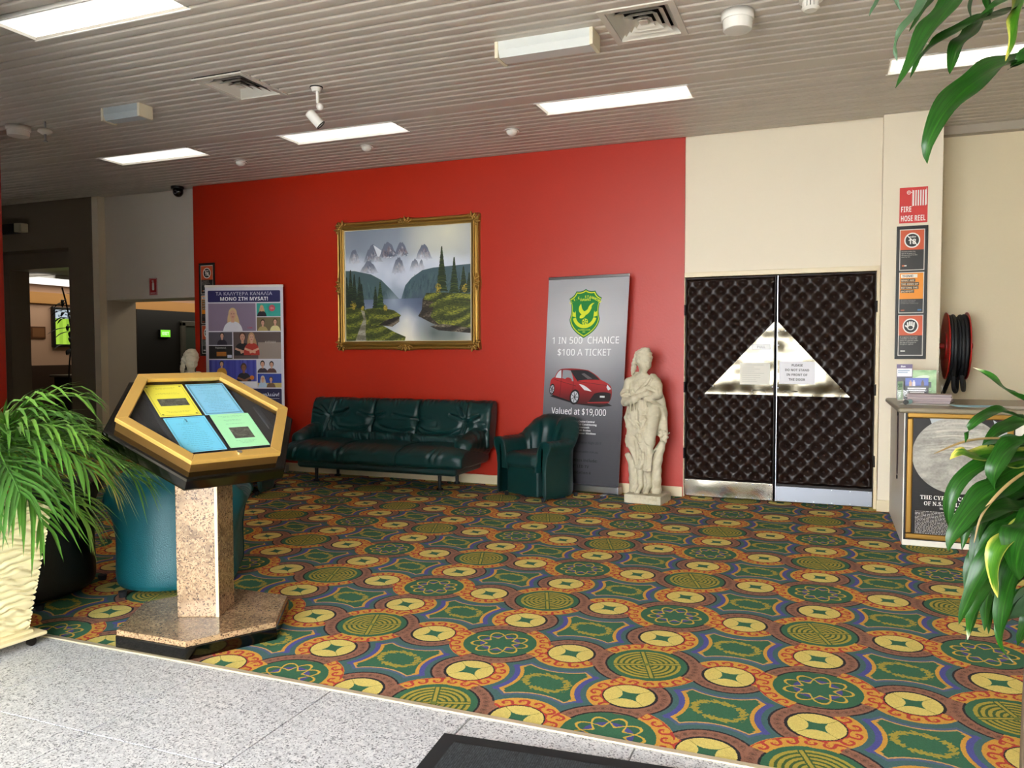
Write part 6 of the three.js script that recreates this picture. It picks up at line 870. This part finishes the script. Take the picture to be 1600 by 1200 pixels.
// ---------------------------------------------------------------- palm in a ribbed cream planter
function ribbon(pts, w, n, nw, opt = {}) {         // leaf blade along a curve; pts Vector3, w(v) half width, up hint n
  const c = new THREE.CatmullRomCurve3(pts), nl = opt.seg ?? 18, up = n.clone().normalize(), fold = opt.fold ?? 0.3, wav = opt.wave ?? 0, seed = opt.seed ?? 0;
  const fr = [...Array(nl + 1)].map((_, i) => { const p = c.getPointAt(i / nl), t = c.getTangentAt(i / nl), s = t.clone().cross(up).normalize(), q = s.clone().cross(t).normalize(); return { p, s, q }; });
  return grid(nw, nl, (u, v) => { const i = Math.round(v * nl), { p, s, q } = fr[i], a = (u - 0.5) * 2, hw = w(v), ripple = wav * hw * sin(v * 17 + seed + (a > 0 ? 1.3 : 0)) * abs(a), tw = (opt.twist ?? 0) * v, ct = cos(tw), st = sin(tw); const x = a * hw, y = hw * (fold * a * a) + ripple; return [p.x + s.x * (x * ct - y * st) + q.x * (x * st + y * ct), p.y + s.y * (x * ct - y * st) + q.y * (x * st + y * ct), p.z + s.z * (x * ct - y * st) + q.z * (x * st + y * ct)]; }, (u, v) => [u, v]);
}
{
  const t = thing('palm_planter', 'tall cream planter with wavy horizontal ribs, standing on a castor tray', 'planter', [-3.735, 0, 5.20], -0.08);
  const cm = std('#e8dcae', 0.42), Ht = 0.60, n = 19, half = (y) => lerp(0.2, 0.28, y / Ht);
  for (let k = 0; k < 4; k++) {
    const g = grid(44, 270, (u, v) => { const y = 0.075 + v * Ht, hw = half(v * Ht), x = (u - 0.5) * 2, wv = 0.011 * sin(x * 6 + k * 1.7 + 1.2 * sin(v * 19)) + 0.004 * sin(x * 15 + v * 40), ph = (y + wv) / Ht * n; const saw = ph - Math.floor(ph), rib = v > 0.985 ? 0.004 : Math.pow(sin(PI * saw), 0.8) * 0.016, edge = Math.pow(abs(x), 14) * 0.0; const cxr = sm(0.86, 1, abs(x)); return [x * (hw + rib * cxr * 0.9), y, hw + rib - 0.012 * cxr * cxr * 0]; }, (u, v) => [u * 0.4, v * 0.6]);
    part('ribbed_side', put(g, 0, 0, 0, 0, k * PI / 2, 0), cm, t);
  }
  part('rim', merge([rspan(-0.29, 0.29, 0.655, 0.682, 0.25, 0.29, 0.008), rspan(-0.29, 0.29, 0.655, 0.682, -0.29, -0.25, 0.008), rspan(-0.29, -0.25, 0.655, 0.682, -0.255, 0.255, 0.008), rspan(0.25, 0.29, 0.655, 0.682, -0.255, 0.255, 0.008)]), cm, t);
  part('soil', span(-0.26, 0.26, 0.6, 0.64, -0.26, 0.26), std('#2a1d12', 0.95), t); part('bottom', span(-0.195, 0.195, 0.07, 0.09, -0.195, 0.195), cm, t);
  part('tray', merge([rspan(-0.27, 0.27, 0.048, 0.066, -0.27, 0.27, 0.008), rspan(-0.23, 0.23, 0.06, 0.08, -0.23, 0.23, 0.008)]), std('#e3d3a6', 0.4), t);
  for (const [x, z] of [[-0.22, -0.22], [0.22, -0.22], [-0.22, 0.22], [0.22, 0.22]]) { const c = part('castor', merge([cyl(0.021, 0.021, 0.018, 0, 0, 0, 18).rotateZ(PI / 2).translate(x, 0.021, z), cyl(0.012, 0.012, 0.02, x, 0.042, z, 10)]), M.darkMetal, t); }
  // palm
  const pm = thing('areca_palm', 'bright green feathery palm growing in the cream ribbed planter', 'plant', [-3.735, 0.64, 5.20]), r = rng(31);
  const greens = ['#74a83e', '#5c9434', '#88b454', '#4c8030'].map((c) => phy(c, 0.5, 0, { transmission: 0.25, thickness: 0, side: THREE.DoubleSide })), dry = phy('#a9a03c', 0.55, 0, { transmission: 0.2, thickness: 0, side: THREE.DoubleSide }), stemM = std('#7f8f3a', 0.5);
  for (let k = 0; k < 9; k++) { const a = k * 0.7, g = tube([[0.05 * cos(a), -0.04, 0.05 * sin(a)], [0.07 * cos(a), 0.12, 0.07 * sin(a)], [0.09 * cos(a + 0.1), 0.26, 0.09 * sin(a + 0.1)]], 0.013, 8, 10); part('stem', g, std(['#8a8a45', '#7c6a34', '#6f8038'][k % 3], 0.5), pm); }
  const dirs = []; for (let k = 0; k < 24; k++) dirs.push([k * 2.39996 + 0.4 * r(), lerp(0.25, 1.2, r()), lerp(0.45, 0.74, r())]);
  dirs.push([0.55, 0.6, 0.8], [0.15, 0.75, 0.74], [1.0, 0.45, 0.66], [-0.25, 0.65, 0.72], [0.8, 0.8, 0.62], [0.0, 0.35, 0.6], [0.5, 0.25, 0.6], [-0.5, 0.5, 0.62]);
  dirs.forEach(([az, el, len0], fi) => {
    const len = min(len0, (cos(az) < 0.3 ? 0.28 / (max(0, -cos(az)) + 0.5) : 2)),
      pts = [], d = V(cos(az) * cos(el), sin(el), -sin(az) * cos(el)), p = V(0.08 * cos(az), 0.16 + 0.1 * r(), -0.08 * sin(az)); let e = el; const NS = 18; for (let i = 0; i <= NS; i++) { pts.push(p.clone()); const st = len / NS; p.x += cos(az) * cos(e) * st; p.z -= sin(az) * cos(e) * st; p.y += sin(e) * st; e -= (0.055 + 0.05 * (i / NS)) * (1 + 0.25 * r()); }
    const c = new THREE.CatmullRomCurve3(pts), gs = [new THREE.TubeGeometry(c, 16, 0.004, 5)];
    for (let i = 4; i <= 34; i += 1.5) for (const s of [-1, 1]) {
      const v = min(1, (i + 0.6 * (r() - 0.5)) / 34), q = c.getPoint(v), tg = c.getTangent(v), side = tg.clone().cross(V(0, 1, 0)).normalize().multiplyScalar(s), upv = side.clone().cross(tg).multiplyScalar(s > 0 ? 1 : -1); if (upv.y < 0) upv.negate();
      const L = len * (0.46 * sin(PI * (0.16 + 0.74 * v)) + 0.04) * (0.8 + 0.4 * r()), fw = 0.75 + 0.5 * v, dir = side.clone().multiplyScalar(1 - 0.35 * v).addScaledVector(tg, fw).addScaledVector(upv, 0.6 - 0.75 * r()).normalize();
      const a = q.clone(), b = q.clone().addScaledVector(dir, L * 0.5), e2 = q.clone().addScaledVector(dir, L * 0.95); b.y -= L * 0.03; e2.y -= L * (0.15 + 0.5 * r());
      gs.push(ribbon([a, b, e2], (w) => 0.0058 * (0.5 + 0.9 * Math.pow(sin(PI * clamp(w * 0.8 + 0.14)), 0.8)) * (w > 0.7 ? (1 - w) / 0.3 + 0.04 : 1), upv, 2, { seg: 6, fold: 0.35 }));
    }
    part('frond', merge(gs), fi % 11 === 4 ? dry : greens[fi % 4], pm);
  });
}
// ---------------------------------------------------------------- broad-leaved cane plant at the right edge
{
  const D = 1.95, foot = at(1612, 600, D), pot = V(foot.x + 0.02, 0, foot.z);
  const leafTex = dataTex(128, 512, (x, y) => { const u = abs(x / 127 - 0.5) * 2, n = fbm(x / 3, y / 60, 3), s = 0.5 + 0.5 * sin(x * 0.9), k = 0.8 + 0.32 * n + 0.06 * s, mid = sm(0.12, 0.0, u) * 26; return [(20 + 18 * n + mid * 0.8) * k, (60 + 28 * n + mid) * k, (14 + 8 * n + mid * 0.3) * k]; });
  const leafTex2 = dataTex(128, 512, (x, y) => { const u = abs(x / 127 - 0.5) * 2, v = y / 511, n = fbm(x / 5, y / 40, 3), e = sm(0.6, 0.95, u + 0.35 * (n - 0.5)) * 0.8 + sm(0.86, 1, v + 0.2 * (n - 0.5)); const g = [44 + 36 * n, 98 + 26 * n, 24], y2 = [206, 190, 92], t = clamp(e); return g.map((q, i) => lerp(q, y2[i], t)); });
  const leafTex3 = dataTex(128, 512, (x, y) => { const v = y / 511, n = fbm(x / 8, y / 30, 3), t = sm(0.9, 0.99, v + 0.1 * (n - 0.5)); const g = [30 + 20 * n, 80 + 26 * n, 24], b = [226, 214, 190]; return g.map((q, i) => lerp(q, b[i], t)); });
  const lm = (t) => phy('#ffffff', 0.34, 0, { map: t, transmission: 0.2, thickness: 0, side: THREE.DoubleSide, specularIntensity: 0.6 }), mats = [lm(leafTex), lm(leafTex2), lm(leafTex3)], dull = phy('#3c5a3a', 0.5, 0, { side: THREE.DoubleSide, transmission: 0.15, thickness: 0 }), brownM = std('#8a7348', 0.6, 0, { side: THREE.DoubleSide });
  const t = thing('cane_plant', 'glossy broad-leaved cane plant hanging in from the right edge', 'plant', [pot.x, 0, pot.z]);
  const o = V(pot.x, 0, pot.z), bark = std('#5a4a38', 0.8, 0, { bumpMap: plasterBump, bumpScale: 0.004 });
  const local = (p) => p.clone().sub(o);
  part('cane', tube([[0, 0.18, 0], [0.005, 0.6, 0.0], [0.03, 1.0, 0.01], [0.05, 1.28, 0]].map((q) => V(...q)), 0.026, 12, 30), bark, t); part('cane', tube([[0.10, 0.18, -0.06], [0.12, 0.9, -0.05], [0.11, 1.6, -0.03], [0.08, 2.15, 0], [0.075, 2.34, 0.0]].map((q) => V(...q)), 0.026, 12, 40), bark, t);
  const leaf = (px, wpx, o2 = {}) => {             // px: [x, y, depth offset] along the blade, in the photograph's frame
    const pts = px.map(([x, y, dz = 0]) => local(at(x, y, D + dz))), w = wpx * 1.12 / FOCAL * D / 2, m = o2.m ?? 0, up = V(...(o2.up ?? [-0.3, 0.75, 0.6]));
    const half = (v) => w * (o2.thin ? Math.pow(sin(PI * (0.12 + 0.88 * v * 0.98)), 0.6) : Math.pow(0.04 + 0.96 * v, 0.75) * Math.pow(max(0, 1 - v), 0.85) * 2.95 + 0.012);
    part('leaf', ribbon(pts, half, up, 6, { seg: 26, fold: o2.fold ?? 0.35, wave: o2.wave ?? 0.2, seed: px[0][0] + px[0][1], twist: o2.twist ?? 0 }), typeof m === 'number' ? mats[m] : m, t);
  };
  // upper head
  leaf([[1560, -70, 0.1], [1500, -10], [1455, 50, -0.05], [1425, 95, -0.06], [1399, 138, -0.02]], 50, { up: [-0.6, 0.4, 0.7] });
  leaf([[1470, -50, 0.05], [1438, 12, 0], [1408, 50, 0], [1399, 78, 0.02], [1402, 97, 0.02]], 18, { m: dull });
  leaf([[1600, 14, 0.1], [1565, 20, 0.05], [1545, 30, 0.02], [1500, 44], [1465, 66], [1438, 92, 0.03], [1422, 122, 0.04]], 30, { up: [0, 0.9, 0.5] });
  leaf([[1550, 10, 0.1], [1520, 48, 0.05], [1495, 80, 0.02], [1484, 116, 0]], 32, { up: [-0.6, 0.3, 0.8] });
  leaf([[1640, 76, 0.1], [1575, 98, 0.05], [1532, 122], [1500, 148, -0.02], [1465, 192, -0.05], [1448, 232, -0.05], [1449, 256, -0.03]], 46, { up: [-0.5, 0.4, 0.8], twist: 0.3 });
  leaf([[1620, -60, 0.1], [1598, -10, 0.05], [1588, 40], [1582, 70], [1571, 96]], 30, { m: 1, up: [-0.9, 0.1, 0.5] });
  leaf([[1640, 40, 0], [1610, 84], [1590, 100], [1574, 110, 0.03]], 26, { m: 0, up: [0, 0.7, 0.7] });
  leaf([[1395, -40, 0.2], [1378, -8, 0.2], [1366, 10, 0.2], [1358, 26, 0.2]], 11, { m: dull }); leaf([[1390, -40, 0.2], [1398, -10, 0.2], [1403, 8, 0.2], [1408, 18, 0.2]], 7, { m: dull });
  leaf([[1530, -60, 0.1], [1522, -20, 0.1], [1517, 8, 0.1], [1518, 32, 0.1]], 12, { m: dull, up: [-0.9, 0.1, 0.4] }); leaf([[1548, -50, 0.1], [1544, -15, 0.08], [1546, 10, 0.06], [1549, 32, 0.05]], 15, { m: 0, up: [-0.8, 0.1, 0.6] });
  leaf([[1640, -40, 0.1], [1590, -14, 0.05], [1556, 8], [1532, 26]], 24, { up: [0, 0.8, 0.5] }); leaf([[1450, -60, 0.1], [1462, -20, 0.08], [1440, 20, 0.06], [1420, 50, 0.05]], 16); leaf([[1650, 96, 0], [1620, 96], [1596, 98], [1578, 104]], 30, { up: [0, 0.9, 0.3] });
  // lower head
  leaf([[1650, 660, 0.05], [1610, 632, 0], [1575, 612, -0.02], [1548, 590, -0.02], [1520, 574, 0]], 26, { m: 2, up: [-0.2, 0.9, 0.4] });
  leaf([[1650, 672, 0.05], [1600, 654, 0], [1560, 644, -0.05], [1530, 655, -0.08], [1514, 672, -0.08], [1508, 692, -0.06]], 24, { m: 0, up: [0.1, 0.9, 0.3] });
  leaf([[1645, 668, 0.1], [1600, 660, 0.08], [1568, 670, 0.05], [1545, 688, 0.03], [1533, 708, 0.03]], 24, { up: [0, 0.8, 0.6] });
  leaf([[1650, 692, 0], [1600, 689], [1550, 686], [1508, 691], [1460, 709]], 9, { m: brownM, thin: true, wave: 0, up: [0, 1, 0.2] }); leaf([[1650, 690, 0], [1610, 688], [1570, 688], [1535, 696]], 20, { m: dull, up: [0, 1, 0.3] });
  leaf([[1650, 716, 0.05], [1590, 716, 0.02], [1545, 716, 0], [1515, 710, -0.04], [1498, 708, -0.05], [1484, 718, -0.05]], 42, { m: 1, up: [-0.1, 0.75, 0.65], fold: 0.2 }); leaf([[1640, 712, 0.06], [1580, 705, 0.04], [1540, 706, 0.02], [1520, 712, 0.02]], 34, { up: [-0.1, 0.7, 0.7] });
  leaf([[1640, 690, -0.02], [1595, 692, -0.05], [1566, 714, -0.08], [1554, 740, -0.08], [1554, 766, -0.06]], 34, { up: [-0.5, 0.6, 0.6] });
  leaf([[1640, 715, 0.02], [1580, 716, 0], [1535, 728, -0.03], [1500, 752, -0.05], [1484, 785, -0.05], [1482, 812, -0.04], [1486, 834, -0.03]], 24, { up: [0, 0.8, 0.5], m: 0 });
  leaf([[1650, 728, 0], [1590, 748, -0.04], [1545, 772, -0.07], [1510, 806, -0.09], [1488, 838, -0.09], [1481, 862, -0.08]], 40, { up: [-0.3, 0.7, 0.6], fold: 0.25 });
  leaf([[1640, 720, -0.02], [1590, 746, -0.09], [1556, 776, -0.11], [1533, 808, -0.11], [1522, 848, -0.1]], 5, { m: brownM, thin: true, wave: 0 });
  leaf([[1650, 786, 0.05], [1600, 794, 0], [1555, 800, -0.03], [1520, 816, -0.04], [1496, 842, -0.03]], 36, { up: [-0.2, 0.8, 0.5] });
  leaf([[1650, 760, 0.08], [1590, 770, 0.06], [1545, 790, 0.05], [1515, 818, 0.05], [1503, 860, 0.05]], 26, { up: [-0.2, 0.8, 0.5] });
  leaf([[1640, 800, 0], [1590, 815, -0.03], [1558, 832, -0.05], [1536, 856, -0.05], [1521, 884, -0.04]], 24, { up: [-0.3, 0.7, 0.6] });
  leaf([[1660, 780, -0.05], [1625, 808, -0.12], [1598, 845, -0.16], [1588, 880, -0.16], [1592, 906, -0.14]], 62, { up: [-0.7, 0.4, 0.6], fold: 0.2, m: 0 });
  leaf([[1640, 800, 0], [1585, 830, -0.05], [1552, 868, -0.08], [1530, 905, -0.08], [1510, 944, -0.07], [1498, 976, -0.05]], 32, { up: [-0.5, 0.6, 0.6] });
  leaf([[1640, 800, -0.04], [1592, 826, -0.1], [1562, 858, -0.13], [1553, 892, -0.13], [1559, 934, -0.11]], 30, { m: 1, up: [-0.7, 0.4, 0.6] });
  leaf([[1650, 830, -0.02], [1605, 862, -0.08], [1580, 905, -0.1], [1568, 948, -0.1], [1562, 1004, -0.08]], 34, { up: [-0.7, 0.4, 0.6] });
  leaf([[1620, 850, 0.02], [1570, 892, 0], [1535, 922, -0.02], [1518, 960, -0.02], [1512, 1000, 0]], 22, { m: 2, up: [-0.5, 0.6, 0.6] }); leaf([[1620, 850, 0.04], [1560, 900, 0.02], [1530, 940, 0.02], [1520, 975, 0.02], [1508, 1005, 0.02]], 14, { up: [-0.5, 0.6, 0.6] });
  leaf([[1650, 905, 0], [1610, 935, -0.03], [1585, 958, -0.04], [1562, 972, -0.03]], 28, { m: dull, up: [0, 0.9, 0.4] });
  leaf([[1640, 900, 0], [1588, 938, -0.02], [1566, 975, -0.04], [1566, 1010, -0.04], [1584, 1036, -0.03]], 18, { m: 2, up: [-0.8, 0.3, 0.5] }); leaf([[1650, 930, 0], [1620, 955, 0], [1600, 985, 0], [1590, 1010, 0.02]], 22, { up: [-0.5, 0.7, 0.5] });
  leaf([[1660, 740, 0.1], [1600, 735, 0.1], [1560, 750, 0.09], [1530, 780, 0.08]], 30, { up: [-0.1, 0.8, 0.6] }); leaf([[1650, 820, 0.06], [1600, 840, 0.05], [1575, 870, 0.04], [1545, 900, 0.04]], 26, { up: [-0.3, 0.7, 0.6] }); leaf([[1660, 700, 0.12], [1610, 720, 0.12], [1580, 760, 0.12], [1572, 800, 0.12]], 30, { up: [-0.6, 0.5, 0.6] });
  const rl = rng(77); for (let k = 0; k < 16; k++) { const y0 = 700 + 190 * rl(), s = 1560 + 45 * rl(), L = 90 + 90 * rl(), dx = 20 + 60 * rl(), dz = 0.08 + 0.12 * rl(); leaf([[1665, y0 - 50, dz], [1625, y0 - 30, dz], [s + 10, y0 + 10, dz - 0.02], [s - dx * 0.6, y0 + L * 0.5, dz - 0.03], [s - dx * 0.75, y0 + L, dz - 0.02]], 24 + 14 * rl(), { m: k % 5 === 3 ? 2 : 0, up: [-0.5, 0.6, 0.6] }); }
  const pg = new THREE.LatheGeometry([[0.001, 0], [0.13, 0], [0.14, 0.01], [0.165, 0.2], [0.172, 0.205], [0.172, 0.22], [0.16, 0.22], [0.155, 0.19], [0.001, 0.19]].map((q) => new THREE.Vector2(...q)), 40);
  const pt = thing('plant_pot', 'round dark pot holding the broad-leaved cane plant at the right edge', 'plant pot', [pot.x + 0.07, 0, pot.z]); part('pot', pg, std('#3a332c', 0.6), pt);
}
// ---------------------------------------------------------------- dark branch in front of the far screen
{
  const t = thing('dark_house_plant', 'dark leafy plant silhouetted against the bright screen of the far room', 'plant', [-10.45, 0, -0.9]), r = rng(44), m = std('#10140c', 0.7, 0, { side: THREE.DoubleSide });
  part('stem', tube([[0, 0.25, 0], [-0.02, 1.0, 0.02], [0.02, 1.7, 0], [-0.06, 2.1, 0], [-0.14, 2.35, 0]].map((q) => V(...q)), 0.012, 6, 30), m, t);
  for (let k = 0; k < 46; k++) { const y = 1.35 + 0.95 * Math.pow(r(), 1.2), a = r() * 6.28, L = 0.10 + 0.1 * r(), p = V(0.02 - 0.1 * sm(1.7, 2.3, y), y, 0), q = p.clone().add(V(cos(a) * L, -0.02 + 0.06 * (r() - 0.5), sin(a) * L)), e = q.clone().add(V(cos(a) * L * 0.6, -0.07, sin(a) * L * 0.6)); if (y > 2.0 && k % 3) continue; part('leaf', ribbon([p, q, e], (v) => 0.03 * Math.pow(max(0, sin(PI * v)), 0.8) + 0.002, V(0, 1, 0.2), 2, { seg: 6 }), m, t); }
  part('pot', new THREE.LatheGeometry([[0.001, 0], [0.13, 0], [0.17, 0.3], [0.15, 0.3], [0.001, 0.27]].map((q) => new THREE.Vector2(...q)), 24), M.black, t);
}
scene.traverse((o) => { if (o.isMesh) { o.castShadow = o.receiveShadow = true; } });
renderer.render(scene, camera);
